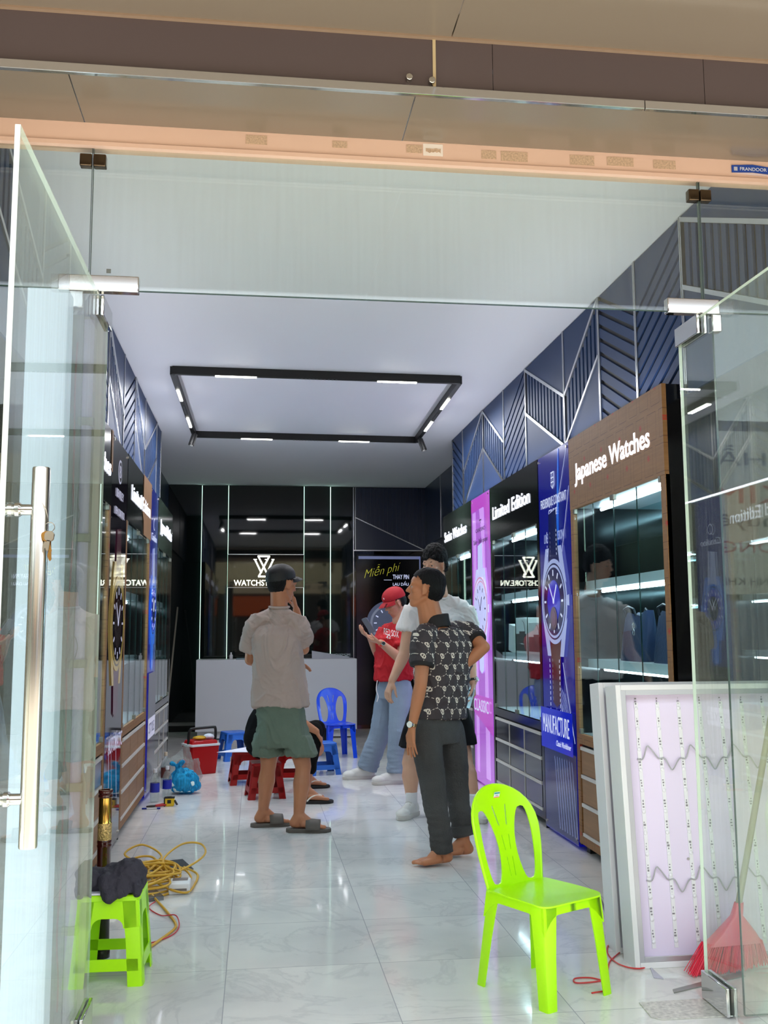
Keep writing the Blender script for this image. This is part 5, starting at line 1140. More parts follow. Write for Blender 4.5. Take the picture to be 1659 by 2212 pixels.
wire_px('red_wire', (((1330, 2025), (1314, 2042), (1314, 2062), (1336, 2082), (1372, 2092), (1402, 2088), (1440, 2074), (1480, 2070), (1520, 2069)), ((1348, 2050), (1326, 2068), (1316, 2080), (1312, 2105)), ((1302, 2118), (1275, 2112), (1245, 2113), (1239, 2118), (1246, 2123), (1275, 2122), (1303, 2118)), ((1306, 2141), (1290, 2143), (1278, 2145))), mat('bright_red_wire', (206, 58, 58), .4), 'red wire looping on the floor between the green chair and the light box', 'wire')
o = floorpoly('glass_offcut', ((1296, 1935), (1318, 2020), (1325, 2000)), mat('grey_glass', (150, 152, 154), .15, .3), 'narrow grey glass offcut behind the green chair', 'offcut')
floorpoly('film_scrap', ((1395, 2070), (1440, 2064), (1470, 2074), (1420, 2084)), mat('pale_scrap', (206, 206, 202), .6), 'pale film scrap beside the red wire under the light box', 'film scrap', .001)
# ------------------------------------------------------------------ people
def skin_mat(name, c): 
    m = mat(name, c, .48, bump=.04, bscale=250, var=.06, vscale=9); m.node_tree.nodes['Principled BSDF'].inputs['Subsurface Weight'].default_value = .08
    m.node_tree.nodes['Principled BSDF'].inputs['Subsurface Radius'].default_value = (.02, .008, .004); return m
SK1 = skin_mat('skin_tan', (178, 118, 84)); SK2 = skin_mat('skin_brown', (186, 120, 82)); SK3 = skin_mat('skin_light', (206, 158, 130)); SK4 = skin_mat('skin_fair', (200, 146, 118))
HAIR = mat('black_hair', (8, 7, 7), .6, 0, .25, bump=.8, bscale=40, stretch=(6, 6, 1))
EYEW = mat('eye_white', (190, 176, 164), .4); EYED = mat('eye_dark', (22, 14, 12), .15)
def J(px, py, Y): return at(px, py, Y)
def basis(fwd, up):
    f = Vector(fwd).normalized(); u = Vector(up); l = u.cross(f).normalized(); u = f.cross(l).normalized(); return Matrix((f, l, u)).transposed()
def seclerp(a, b, t_): return a+(b-a)*t_
def loft(mb, secs, n=28, sq=2.4):
    """secs: (centre, side-vector, front-vector, half-width, half-depth); superellipse rings"""
    R = []
    for c, u, v, a, b_ in secs:
        ring = []
        for i in range(n):
            t_ = 2*math.pi*i/n; cx_, sx_ = math.cos(t_), math.sin(t_)
            ring.append(Vector(c)+Vector(u)*(a*math.copysign(abs(cx_)**(2/sq), cx_))+Vector(v)*(b_*math.copysign(abs(sx_)**(2/sq), sx_)))
        R.append(ring)
    mb.skin(R)
def head_parts(mb, H, B, mouth_open=False):
    """H centre of head, B 3x3 (forward, left, up)"""
    def E(c, r, rot=None): mb.ell(H+B@Vector(c), r, 12, B if rot is None else B@rot)
    def K(a, ra, b_, rb): mb.cap(H+B@Vector(a), ra, H+B@Vector(b_), rb, 10)
    E((-.012, 0, .036), (.096, .075, .082)); E((-.035, 0, .01), (.072, .070, .075)); E((.028, 0, -.028), (.056, .058, .078)); E((.040, 0, .03), (.050, .060, .050))
    E((.052, 0, -.098), (.024, .026, .019)); E((.035, 0, -.085), (.045, .042, .030))
    for s in (-1, 1):
        K((-.012, s*.056, -.052), .014, (.045, s*.022, -.100), .016); E((.052, s*.038, -.018), (.028, .024, .022)); E((.072, s*.033, .020), (.014, .022, .007))
        E((-.004, s*.077, -.008), (.019, .006, .033), Matrix.Rotation(.25, 3, 'Y')@Matrix.Rotation(s*.35, 3, 'Z')); E((-.002, s*.081, .012), (.015, .006, .016), Matrix.Rotation(s*.5, 3, 'Z')); E((.002, s*.078, -.034), (.009, .006, .010))
        E((.0905, s*.013, -.031), (.010, .008, .007))
        E((.076, s*.031, .0085), (.010, .016, .0045)); E((.073, s*.031, -.012), (.010, .016, .005))
    K((.080, 0, .012), .0085, (.100, 0, -.022), .011); E((.103, 0, -.027), (.010, .0115, .009))
    E((.083, 0, -.056), (.011, .021, .0055)); E((.080, 0, -.067), (.012, .019, .0060)); E((.070, 0, -.060), (.018, .028, .018))
def eyes(root, H, B):
    mb = MB(); mi = MB(); br_ = MB()
    for s in (-1, 1):
        mb.ell(H+B@Vector((.0735, s*.031, -.0015)), (.0085, .0115, .0058), 8, B); mi.ell(H+B@Vector((.0795, s*.031, -.0012)), (.0036, .0056, .0052), 8, B)
        br_.tube([H+B@Vector((.084, s*.014, .022)), H+B@Vector((.083, s*.030, .027)), H+B@Vector((.074, s*.046, .022))], [.0025, .0032, .0018], 6)
    a = mb.build('eyes', EYEW, root); b_ = mi.build('iris', EYED, a); c = br_.build('eyebrows', HAIR, root)
    li = MB(); li.tube([H+B@Vector((.092, s_*.021*1.0, -.0615)) if abs(s_) < 1 else H+B@Vector((.084, s_*.024, -.062)) for s_ in (-1, -.5, 0, .5, 1)], [.001, .002, .0022, .002, .001], 5)
    li.build('lip_line', mat('lip_colour', (140, 74, 62), .5), root)
def hair_cap(root, H, B, line, scale=1.0, amp=.004, top=0, name='hair', m=None, fringe=0, seed=0, extra=None):
    def f(mb):
        mb.ell(H+B@Vector((-.018, 0, .045+top/2)), (.103*scale, .083*scale, .086*scale+top/2), 16, B); mb.ell(H+B@Vector((-.040, 0, .005)), (.080*scale, .078*scale, .085*scale), 16, B)
        if extra: extra(mb, H, B)
    Bi = B.transposed()
    def keep(c):
        l = Bi@(c-H); return l.z > line(l)
    return blob(name, f, m or HAIR, root, .0045, 2, lambda c, n: amp*noise.noise(Vector(((Bi@(c-H)).x*55, (Bi@(c-H)).y*85, (Bi@(c-H)).z*30+seed)))+amp*.6*noise.noise((c-H)*140), keep=keep)
def short_line(l):
    x, y = l.x, abs(l.y)
    if x > .055: return .068+.02*(y/.06)**2*(-1)
    if x > .022: return .068-(.055-x)/.033*.030
    if x > .004: return .038-(.022-x)/.018*.055 if x > .012 else .006
    if x > -.028: return .020 if y > .05 else -.02
    return -.055-.02*min(1, (-x-.028)/.05)
def hand(mb, W, D, N, side=1, curl=.4, spread=.1, sc=1.0, thumb=(.5, .5), idx=None):
    """W wrist, D direction towards the fingers, N palm normal (palm faces N). side: thumb lies along +/-(D x N)"""
    D = Vector(D).normalized(); N = (Vector(N)-D*Vector(N).dot(D)).normalized(); T = D.cross(N)*side; s = sc
    k = [W+D*(.085*s)+T*(x*s)-N*(.004*abs(x)*30*s*0) for x in (.030, .010, -.011, -.030)]
    for x, r0 in ((.020, .013), (.003, .014), (-.016, .013)): mb.cap(W+T*(x*.6*s), .0155*s, W+D*(.082*s)+T*(x*1.15*s), r0*s, 8)
    mb.cap(W-D*.02*s, .021*s, W+D*(.02*s), .019*s, 10)
    L = (.072, .080, .075, .060)
    for i in range(4):
        p = k[i]; a = curl if idx is None else idx[i]; d = (D+T*(spread*(1.5-i)*.5)).normalized(); r = (.0088, .0090, .0086, .0076)[i]*s
        for j, f in enumerate((.46, .30, .24)):
            ang = a*(.75 if j == 0 else 1.0); d = (d*math.cos(ang)+N*math.sin(ang)).normalized()
            Nn = (N-d*N.dot(d)); N_ = Nn.normalized() if Nn.length > .05 else N
            q = p+d*(L[i]*f*s); mb.cap(p, r, q, r*.93, 8); p = q; r *= .93
    t0 = W+D*(.022*s)+T*(.020*s); d = (D*.75+T*.75+N*thumb[0]*.6).normalized(); q = t0+d*(.040*s); mb.cap(t0, .0135*s, q, .0110*s, 8)
    d2 = (D*(1.0)+T*.25+N*thumb[1]).normalized(); q2 = q+d2*(.032*s); mb.cap(q, .0105*s, q2, .0095*s, 8); q3 = q2+(d2+N*.25).normalized()*(.024*s); mb.cap(q2, .0095*s, q3, .0078*s, 8)
def foot(mb, A, D, sc=1.0, toes=True, up=.07):
    """A ankle joint centre, D horizontal direction of toes; sole at z=A.z-up"""
    D = Vector((D[0], D[1], 0)).normalized(); S = Vector((-D.y, D.x, 0)); z = A.z-up; g = Vector((A.x, A.y, z)); s = sc
    mb.cap(A, .036*s, g-D*.028*s+Vector((0, 0, .033)), .031*s); mb.cap(A+D*.01, .034*s, g+D*.075*s+Vector((0, 0, .028)), .026*s); mb.cap(g-D*.02*s+Vector((0, 0, .022)), .022*s, g+D*.09*s+Vector((0, 0, .018)), .018*s)
    for x in (-.028, -.010, .012, .027): mb.cap(g+D*.03*s+S*x*.7*s+Vector((0, 0, .026)), .022*s, g+D*.125*s+S*x*1.15*s+Vector((0, 0, .016)), .0155*s)
    if toes:
        for i, x in enumerate((-.036, -.016, .000, .015, .029)):
            r = (.0135, .0095, .009, .0085, .0080)[i]*s; p = g+D*(.130-.004*i)*s+S*x*s+Vector((0, 0, .013)); mb.cap(p, r, p+D*(.034-.004*i)*s-Vector((0, 0, .003)), r*.92, 8)
def limb(mb, pts, n=14):
    for i in range(len(pts)-1): mb.cap(pts[i][0], pts[i][1], pts[i+1][0], pts[i+1][1], n)
def shoe(root, A, D, zs, m, sole, sc=1.0, name='shoe', lab=None):
    D = Vector((D[0], D[1], 0)).normalized(); S = Vector((-D.y, D.x, 0)); g = Vector((A[0], A[1], zs)); s = sc
    def f(mb):
        mb.cap(g+Vector((0, 0, .085))-D*.01, .040*s, g+Vector((0, 0, .052))-D*.035*s, .040*s); mb.cap(g+Vector((0, 0, .075)), .038*s, g+D*.10*s+Vector((0, 0, .050)), .036*s)
        mb.cap(g-D*.035*s+Vector((0, 0, .045)), .038*s, g+D*.15*s+Vector((0, 0, .042)), .032*s); mb.ell(g+D*.135*s+Vector((0, 0, .042)), (.058*s, .046*s, .032*s), 12, Matrix((D, S, Vector((0, 0, 1)))).transposed())
    u = blob(name, f, m, root, .005, 4, keep=lambda c: c.z > zs+.012)
    ol = [(-.082, 0), (-.072, .028), (-.03, .037), (.05, .036), (.11, .047), (.155, .042), (.188, .018), (.192, -.005), (.175, -.03), (.13, -.045), (.07, -.042), (0, -.036), (-.06, -.032)]
    so = MB(); so.skin([[g+D*x*s*k_+S*y*s*k_+Vector((0, 0, z)) for x, y in ol] for z, k_ in ((.0, .97), (.004, 1.0), (.026, 1.01), (.030, .98))]); so.build('sole', sole, u)
    la = MB()
    for i in range(5):
        c = g+D*(.045+.020*i)*s+Vector((0, 0, .106-.0125*i)); la.tube([c-S*.024*s-Vector((0, 0, .006)), c+Vector((0, 0, .002)), c+S*.024*s-Vector((0, 0, .006))], .0032, 6)
    la.build('laces', sole, u); return u

def yoke(mb, S1, S2, NK, r=.060):
    for S_ in (S1, S2):
        q = S_+(NK-S_)*.12-Vector((0, 0, .018)); t_ = NK+(S_-NK)*.25-Vector((0, 0, .050)); mb.cap(q, r, t_, r*.92, 14); mb.cap(q-Vector((0, 0, .07)), r*1.1, t_-Vector((0, 0, .10)), r*1.25, 14)
    mb.cap(NK-Vector((0, 0, .062)), .062, NK-Vector((0, 0, .14)), .09, 16)
def torso_secs(SL, SR, NK, HL, HR, fr, wch=.0, depth=.115, belly=.105, hem=-.16, hemw=None, loose=1.0):
    """shirt sections from hem to collar"""
    hc = (HL+HR)/2; sc_ = (SL+SR)/2; up = (sc_-hc); fr = Vector(fr).normalized()
    out = []
    hu = (HR-HL); hu.z *= .3; hw = hu.length/2; hu.normalize(); su = (SR-SL); sw_ = su.length/2; su.normalize()
    for t_, wf, df in ((hem, 1.02, .98), (0, 1.0, 1.0), (.25, .97, .98), (.5, 1.0, 1.0), (.75, 1.04, 1.08), (.90, 1.02, 1.04), (1.0, .90, .86), (1.07, .62, .66), (1.12, .40, .52)):
        c = hc+up*t_; tt = max(0, min(1, t_)); u = hu.lerp(su, tt).normalized(); w_ = (hw+(sw_-hw)*tt)*wf*loose; f_ = (fr-u*fr.dot(u)).normalized(); d_ = (belly+(depth-belly)*tt)*df*loose
        out.append((c, u, f_, w_, d_))
    return out

def cloth(seed, a1=.010, a2=.006):
    o_ = Vector((seed*5.3, seed*2.1, 0))
    def d(c, n):
        p = Vector((c.x*7, c.y*7, c.z*3))+o_; w_ = noise.noise(p)*1.4
        q = Vector(((c.x*.8+c.z*.5)*11+w_, c.y*9, (c.z-c.x*.4)*5+w_))+o_
        r = 1-abs(noise.noise(q))*2; r2 = 1-abs(noise.noise(q*2.1+Vector((9, 3, 1))))*2
        return a1*noise.noise(p)+a2*max(0, r)**3*1.5+a2*.6*max(0, r2)**4
    return d
# ---- man in the patterned black shirt --------------------------------------------------
Y0 = 5.80
P1 = thing('person', 'barefoot person in black patterned polo shirt and dark jeans, hand on hip, looking up left', 'person', loc=(1.12, 5.8, 0))
H = J(918, 1272, Y0); B = basis(Vector((-.93, .22, .16)), (0.10, 0, 1))
NKb = J(938, 1345, Y0+.02)
SLf = J(916, 1368, Y0-.10); SRt = J(1003, 1362, Y0+.10)     # left (near) and right (far) shoulders
EL = J(909, 1478, Y0-.16); WLf = J(890, 1570, Y0-.16); ER = J(1045, 1398, Y0-.05); WRt = J(978, 1458, Y0-.02)
HLp = J(916, 1582, Y0-.05); HRp = J(975, 1580, Y0+.08); KL = J(938, 1712, Y0-.10); KR = J(986, 1700, Y0+.10)
AL = J(957, 1850, Y0-.13); AR = J(1002, 1822, Y0+.06)
AL.z = .095; AR.z = .085
def body1(mb):
    head_parts(mb, H, B); mb.cap(H+B@Vector((-.028, 0, -.055)), .056, NKb, .060); mb.cap(H+B@Vector((-.01, 0, -.07)), .050, NKb+Vector((-.03, 0, -.02)), .058)
    limb(mb, [(NKb-Vector((0, 0, .05)), .05), ((SLf+SRt)/2-Vector((0, 0, .08)), .05), ((HLp+HRp)/2, .06)]); mb.cap(SLf, .035, SRt, .035)
    for S_, E_, W_ in ((SLf, EL, WLf), (SRt, ER, WRt)): limb(mb, [(S_-Vector((0, 0, .01)), .038), (S_.lerp(E_, .5), .046), (E_, .037), (E_.lerp(W_, .3), .038), (W_, .024)])
    hand(mb, WLf+Vector((0, 0, -.005)), (-.06, -.02, -1), (.9, .5, 0), side=-1, curl=.16, spread=.28, thumb=(.3, .3))
    hand(mb, WRt, (-.55, .2, -.75), (-.4, .9, -.3), side=1, curl=.3, spread=.2)
    for K_, A_, H_ in ((KL, AL, HLp), (KR, AR, HRp)): limb(mb, [(H_, .055), (K_, .045), (A_, .036)])
    foot(mb, AL, (-1, -.22), 1.0, True, .085); foot(mb, AR, (-1, -.10), 1.0, True, .075)
bd = blob('body', body1, SK2, P1, .0052, 3); eyes(P1, H, B)
hair_cap(P1, H, B, short_line, 1.0, .003, .0)
def patterned():
    m = bpy.data.materials.new('patterned_polo'); m.use_nodes = True; nt = m.node_tree; b = nt.nodes['Principled BSDF']; b.inputs['Roughness'].default_value = .65; g = NG(nt)
    tc = nt.nodes.new('ShaderNodeTexCoord'); sp = nt.nodes.new('ShaderNodeSeparateXYZ'); nz = nt.nodes.new('ShaderNodeTexNoise'); nz.inputs['Scale'].default_value = 6
    nt.links.new(tc.outputs['Object'], sp.inputs[0]); nt.links.new(tc.outputs['Object'], nz.inputs['Vector'])
    wob = g.m('MULTIPLY', g.m('SUBTRACT', nz.outputs[0], .5), .35)
    S_ = .074
    u = g.m('ADD', g.m('DIVIDE', g.m('ADD', sp.outputs[0], g.m('MULTIPLY', sp.outputs[1], .75)), S_), g.m('ADD', wob, 40)); v = g.m('ADD', g.m('DIVIDE', sp.outputs[2], S_), g.m('ADD', g.m('MULTIPLY', wob, .8), 40))
    R3 = 1.7320508
    def cell(uu, vv):
        ax = g.m('SUBTRACT', g.m('MODULO', uu, 1.0), .5); ay = g.m('SUBTRACT', g.m('MODULO', vv, R3), R3/2)
        bx_ = g.m('SUBTRACT', g.m('MODULO', g.m('ADD', uu, .5), 1.0), .5); by_ = g.m('SUBTRACT', g.m('MODULO', g.m('ADD', vv, R3/2), R3), R3/2)
        da = g.m('ADD', g.m('MULTIPLY', ax, ax), g.m('MULTIPLY', ay, ay)); db = g.m('ADD', g.m('MULTIPLY', bx_, bx_), g.m('MULTIPLY', by_, by_)); k = g.m('LESS_THAN', da, db); ik = g.m('SUBTRACT', 1, k)
        return g.m('ADD', g.m('MULTIPLY', ax, k), g.m('MULTIPLY', bx_, ik)), g.m('ADD', g.m('MULTIPLY', ay, k), g.m('MULTIPLY', by_, ik))
    gx, gy = cell(u, v); px_ = g.m('ABSOLUTE', gx); py_ = g.m('ABSOLUTE', gy)
    hd_ = g.m('MAXIMUM', px_, g.m('ADD', g.m('MULTIPLY', px_, .5), g.m('MULTIPLY', py_, .8660254)))
    line = g.m('GREATER_THAN', hd_, .480)
    dash = g.m('GREATER_THAN', g.m('SINE', g.m('MULTIPLY', g.m('ADD', g.m('MULTIPLY', g.m('ARCTAN2', gy, gx), 1), 3.14), 15)), -.25)
    ln = g.m('MULTIPLY', line, dash)
    # twisted ring emblem at two of the corners of every cell
    hx, hy = cell(g.m('ADD', u, 0), g.m('ADD', v, .577)); hy2 = g.m('SUBTRACT', hy, 0)
    ang = g.m('ADD', hx, g.m('MULTIPLY', hy2, .35)); r1 = g.m('SQRT', g.m('ADD', g.m('MULTIPLY', g.m('MULTIPLY', ang, ang), 1.9), g.m('MULTIPLY', hy2, hy2)))
    ring = g.m('LESS_THAN', g.m('ABSOLUTE', g.m('SUBTRACT', r1, .17)), .042)
    bar = g.m('MULTIPLY', g.m('LESS_THAN', g.m('ABSOLUTE', g.m('SUBTRACT', hx, g.m('MULTIPLY', hy2, .3))), .032), g.m('LESS_THAN', r1, .26)); clear = g.m('GREATER_THAN', r1, .24)
    k = g.m('MAXIMUM', g.m('MULTIPLY', ln, clear), g.m('MAXIMUM', ring, bar))
    mx = nt.nodes.new('ShaderNodeMix'); mx.data_type = 'RGBA'; nt.links.new(k, mx.inputs[0]); mx.inputs[6].default_value = srgb(56, 48, 52); mx.inputs[7].default_value = srgb(226, 216, 200); nt.links.new(mx.outputs[2], b.inputs['Base Color']); return m
POLO = patterned(); POLOB = mat('polo_black', (24, 20, 20), .7)
fr1 = Vector((-.85, .5, 0))
def shirt1(mb):
    loft(mb, torso_secs(SLf+Vector((.01, 0, -.03)), SRt+Vector((0, 0, -.03)), NKb, J(903, 1520, Y0-.03), J(1000, 1520, Y0+.06), fr1, depth=.125, belly=.12, loose=1.04, hem=-.22))
    yoke(mb, SLf, SRt, NKb, .062)
    for S_, E_, r_ in ((SLf, EL, .072), (SRt, ER, .066)): q = S_.lerp(E_, .60); d = (E_-S_).normalized(); a = d.orthogonal().normalized(); b_ = d.cross(a); mb.skin([mb.ring(p, a, b_, r, r, 18) for p, r in ((S_-d*.01, r_*.92), (S_+d*.04, r_), (q, r_*.97))])
sh = blob('polo_shirt', shirt1, POLO, P1, .0062, 5, cloth(1))
mb = MB()
for S_, E_, r_ in ((SLf, EL, .0705), (SRt, ER, .065)):
    d = (E_-S_).normalized(); a = d.orthogonal().normalized(); b_ = d.cross(a); q = S_.lerp(E_, .60); mb.skin([mb.ring(p, a, b_, r, r, 24) for p, r in ((q-d*.004, r_*.98), (q+d*.0, r_*1.02), (q+d*.014, r_*1.0), (q+d*.018, r_*.96))])
mb.build('cuff', POLOB, sh)
def collar(mb):
    c0 = J(941, 1338, Y0+.02); u_, v_ = Vector((1, .2, .12)).normalized(), Vector((-.2, 1, 0)).normalized()
    loft(mb, [(c0+Vector((.0, 0, -.045)), u_, v_, .092, .085), (c0+Vector((.0, 0, -.01)), u_, v_, .080, .076), (c0+Vector((.006, 0, .030)), u_, v_, .070, .068)])
    mb.cap(c0+Vector((-.055, -.03, -.02)), .022, c0+Vector((-.105, -.06, -.085)), .012); mb.cap(c0+Vector((-.06, .03, -.02)), .022, c0+Vector((-.115, .0, -.075)), .012)
blob('collar', collar, POLOB, sh, .006, 4)
JEANB = mat('charcoal_denim', (62, 61, 60), .8, bump=.5, bscale=120, var=.28, vscale=5)
def trousers(HL, HR, KL, KR, AL, AR, fr, wq=.085, wk=.066, wa=.058, waist=None, d=.095, w=.13, cuff=0):
    fr = Vector(fr).normalized()
    def f(mb):
        hc = (HL+HR)/2; u = (HR-HL); u.z = 0; u.normalize(); v = Vector((-u.y, u.x, 0)); top = waist
        loft(mb, [(hc-Vector((0, 0, .06)), u, v, w*.96, d*1.08), (hc+Vector((0, 0, .03)), u, v, w, d*1.1), (top, u, v, w*.94, d)])
        for H_, K_, A_ in ((HL, KL, AL), (HR, KR, AR)):
            hh = H_.lerp(hc, .18)
            pts = [(hh+Vector((0, 0, .01)), wq), (H_.lerp(K_, .35), wq*.95), (K_, wk), (K_.lerp(A_, .35), wk*.95), (A_, wa)]
            for i in range(len(pts)-1):
                a_, b_ = pts[i], pts[i+1]
                if i < len(pts)-2: mb.cap(a_[0], a_[1], b_[0], b_[1], 16)
                else: mb.cap(a_[0], a_[1], a_[0].lerp(b_[0], .5), (a_[1]+b_[1])/2, 16); mb.cyl(a_[0], b_[0], a_[1], b_[1], 20)
            if cuff: dd = (K_-A_).normalized(); mb.cyl(A_, A_+dd*.055, wa+cuff, wa+cuff, 20)
    return f
def wrinkle(c, n):
    low = max(0, min(1, (.42-c.z)/.25)); kn = math.exp(-((c.z-.50)/.10)**2)
    return .006*noise.noise(c*9)+.009*(low+.35*kn)*noise.noise(Vector((c.x*10, c.y*10, c.z*42)))+.003*noise.noise(Vector((c.x*28, c.y*28, c.z*10)))
c = J(947, 1548, Y0+.02)
j = blob('jeans', trousers(HLp, HRp, KL, KR, AL-Vector((0, 0, .035)), AR+Vector((0, 0, .03)), fr1, .092, .072, .062, c, .105, .138, .0), JEANB, P1, .0062, 4, wrinkle)
dd = (KR-AR).normalized(); mb = MB(); a = dd.orthogonal().normalized(); b_ = dd.cross(a); q = AR+Vector((0, 0, .035)); mb.skin([mb.ring(q+dd*t_, a, b_, r, r, 24) for t_, r in ((0, .066), (.004, .072), (.05, .073), (.055, .066))]); mb.build('turned_cuff', JEANB, j)
# wrist watch and ring
def wristwatch(root, W, E, out, m_band, m_face, r=.031, lab='wrist_watch'):
    d = (W-E).normalized(); a = (Vector(out)-d*Vector(out).dot(d)).normalized(); b_ = d.cross(a); q = W-d*.012; mb = MB(); mb.skin([mb.ring(q+d*t_, a, b_, r*.93, r, 20) for t_, in ((-.009,), (.009,))], True, True); w_ = mb.build(lab, m_band, root)
    mb = MB(); mb.cyl(q+a*r*.80, q+a*(r+.010), .019, .018, 24); k_ = mb.build('watch_case', STEEL, w_); mb = MB(); mb.cyl(q+a*(r+.0102), q+a*(r+.0112), .015, .015, 24); mb.build('watch_dial', m_face, k_)
wristwatch(P1, WLf, EL, (-.55, -.8, .1), mat('silver_gold_band', (206, 196, 160), .2, 1), mat('white_dial', (235, 230, 220), .2), .029)
fix(P1)
o = P1

# ---- man in the grey T-shirt and green shorts ------------------------------------------
Y1 = 6.82
P2 = thing('person', 'person in grey T-shirt, green paint-spotted shorts and black cap, back to the door', 'person', loc=(.2, 6.85, 0))
H = J(611, 1262, Y1); B = basis(Vector((.80, .55, -.12)), (0, 0, 1)); NKb = J(603, 1308, Y1+.01)
SL_ = J(553, 1345, Y1+.06); SR_ = J(642, 1345, Y1-.02); EL_ = J(541, 1425, Y1+.14); WL_ = J(625, 1440, Y1+.22); ER_ = J(656, 1402, Y1+.10); WR_ = J(640, 1318, Y1+.16)
HL_ = J(582, 1585, Y1+.04); HR_ = J(640, 1590, Y1-.03); KL_ = J(580, 1652, Y1+.07); KR_ = J(655, 1655, Y1-.06); AL_ = J(568, 1765, Y1+.12); AR_ = J(645, 1768, Y1-.10); AL_.z = .10; AR_.z = .10
def body2(mb):
    head_parts(mb, H, B); mb.cap(H+B@Vector((-.030, 0, -.05)), .056, NKb, .060)
    limb(mb, [(NKb-Vector((0, 0, .05)), .05), ((SL_+SR_)/2-Vector((0, 0, .08)), .05), ((HL_+HR_)/2, .06)]); mb.cap(SL_-Vector((0, 0, .02)), .035, SR_-Vector((0, 0, .02)), .035)
    for S_, E_, W_ in ((SL_, EL_, WL_), (SR_, ER_, WR_)): limb(mb, [(S_-Vector((0, 0, .01)), .038), (S_.lerp(E_, .5), .050), (E_, .040), (E_.lerp(W_, .3), .040), (W_, .026)])
    hand(mb, WR_, (-.25, .0, 1), (-.6, -.1, .2), side=-1, curl=.55, spread=.1, thumb=(.4, .6)); hand(mb, WL_, (1, .0, .12), (.1, -.3, -.9), side=1, curl=.5)
    for K_, A_, H_ in ((KL_, AL_, HL_), (KR_, AR_, HR_)): limb(mb, [(H_, .055), (H_.lerp(K_, .5), .066), (K_, .054), (K_.lerp(A_, .12), .051), (K_.lerp(A_, .34), .058), (K_.lerp(A_, .65), .044), (A_, .034)])
    foot(mb, AL_, (1, .12), 1.02, True, .075); foot(mb, AR_, (1, -.10), 1.04, True, .072)
blob('body', body2, SK1, P2, .0052, 3); eyes(P2, H, B)
hair_cap(P2, H, B, short_line, 1.0, .002)
CAPB = mat('cap_black', (16, 15, 16), .6, bump=.2, bscale=120)
def cap_hat(root, H, B, m, tilt=0, brim=True, drop=0):
    Bi = B.transposed()
    o = blob('cap_crown', lambda mb: (mb.ell(H+B@Vector((-.014, 0, .060)), (.110, .090, .082), 16, B), mb.ell(H+B@Vector((-.03, 0, .040)), (.095, .088, .07), 14, B)), m, root, .005, 2, None, keep=lambda c: (Bi@(c-H)).z > .030+.10*min(0, (Bi@(c-H)).x)+.15*max(0, (Bi@(c-H)).x))
    b = MB(); n = 15; R = []
    for k in range(2):
        pass
    top = []; low = []
    for i in range(n):
        a = math.pi*(-.5+i/(n-1)); y = .078*math.sin(a); x0 = .085-.7*y*y/.078+.0; L = .075*math.cos(a)**.7 if abs(a) < 1.55 else .0
        z0 = .047-2.2*y*y; z1 = z0-.022-.9*y*y-drop
        top.append([H+B@Vector((x0-.02, y, z0+.004)), H+B@Vector((x0+L*.5, y, (z0+z1)/2+.008)), H+B@Vector((x0+L, y*1.02, z1+.003))]); low.append([p-B@Vector((0, 0, .004)) for p in top[-1]])
    for i in range(n-1):
        for k in range(2):
            vs = [top[i][k], top[i+1][k], top[i+1][k+1], top[i][k+1], low[i][k], low[i+1][k], low[i+1][k+1], low[i][k+1]]; b._add(vs, ((0, 1, 2, 3), (7, 6, 5, 4), (0, 4, 5, 1), (1, 5, 6, 2), (2, 6, 7, 3), (3, 7, 4, 0)))
    bmesh.ops.remove_doubles(b.b, verts=b.b.verts, dist=1e-5); b.build('cap_brim', m, o); return o
cap_hat(P2, H, B@Matrix.Rotation(-.22, 3, 'Y'), CAPB)
TEE = mat('grey_jersey', (172, 152, 144), .85, bump=.15, bscale=300, var=.05, vscale=6); fr2 = Vector((.35, 1, 0))
def shirt2(mb):
    ss = torso_secs(SL_+Vector((0, 0, -.045)), SR_+Vector((0, 0, -.045)), NKb, J(551, 1495, Y1+.05), J(659, 1492, Y1-.04), fr2, depth=.13, belly=.125, loose=1.05, hem=-.23)
    loft(mb, ss); yoke(mb, SL_, SR_, NKb, .064)
    for S_, E_, r_ in ((SL_, EL_, .078), (SR_, ER_, .080)): q = S_.lerp(E_, .74); d = (E_-S_).normalized(); a = d.orthogonal().normalized(); b_ = d.cross(a); mb.skin([mb.ring(p, a, b_, r, r, 18) for p, r in ((S_-d*.0, r_*.88), (S_+d*.05, r_), (q, r_*1.04))])
sh2 = blob('t_shirt', shirt2, TEE, P2, .0062, 5, cloth(2, .008, .008))
mb = MB(); mb.tube([NKb+Vector((math.cos(a)*.066, math.sin(a)*.064, -.010+.006*math.sin(a))) for a in [i*math.pi/12 for i in range(24)]], .0085, 8, True); mb.build('collar', TEE, sh2)
SHORT = mat('green_shorts_cloth', (98, 112, 98), .85, bump=.3, bscale=160, var=.08, vscale=5)
def shorts(HL, HR, KL, KR, waist, hemL, hemR, w, d, wq, wh, v=None):
    def f(mb):
        hc = (HL+HR)/2; u = (HR-HL); u.z = 0; u.normalize(); vv = Vector((-u.y, u.x, 0))
        loft(mb, [(hc-Vector((0, 0, .07)), u, vv, w*1.0, d*1.04), (hc, u, vv, w*1.03, d*1.08), (waist, u, vv, w*.95, d*.95)])
        for H_, K_, hf in ((HL, KL, hemL), (HR, KR, hemR)):
            e = H_.lerp(K_, hf); dd = (K_-H_).normalized(); vd = vv-dd*vv.dot(dd); ud = dd.cross(vd)*-1
            loft(mb, [(H_.lerp(hc, .12), u, vv, wq, wq*1.1), (H_.lerp(K_, hf*.5), u, vv, wq*1.02, wq*1.12), (e, u, vv, wh, wh*1.12)], 22, 2.2)
    return f
wst = J(607, 1520, Y1)
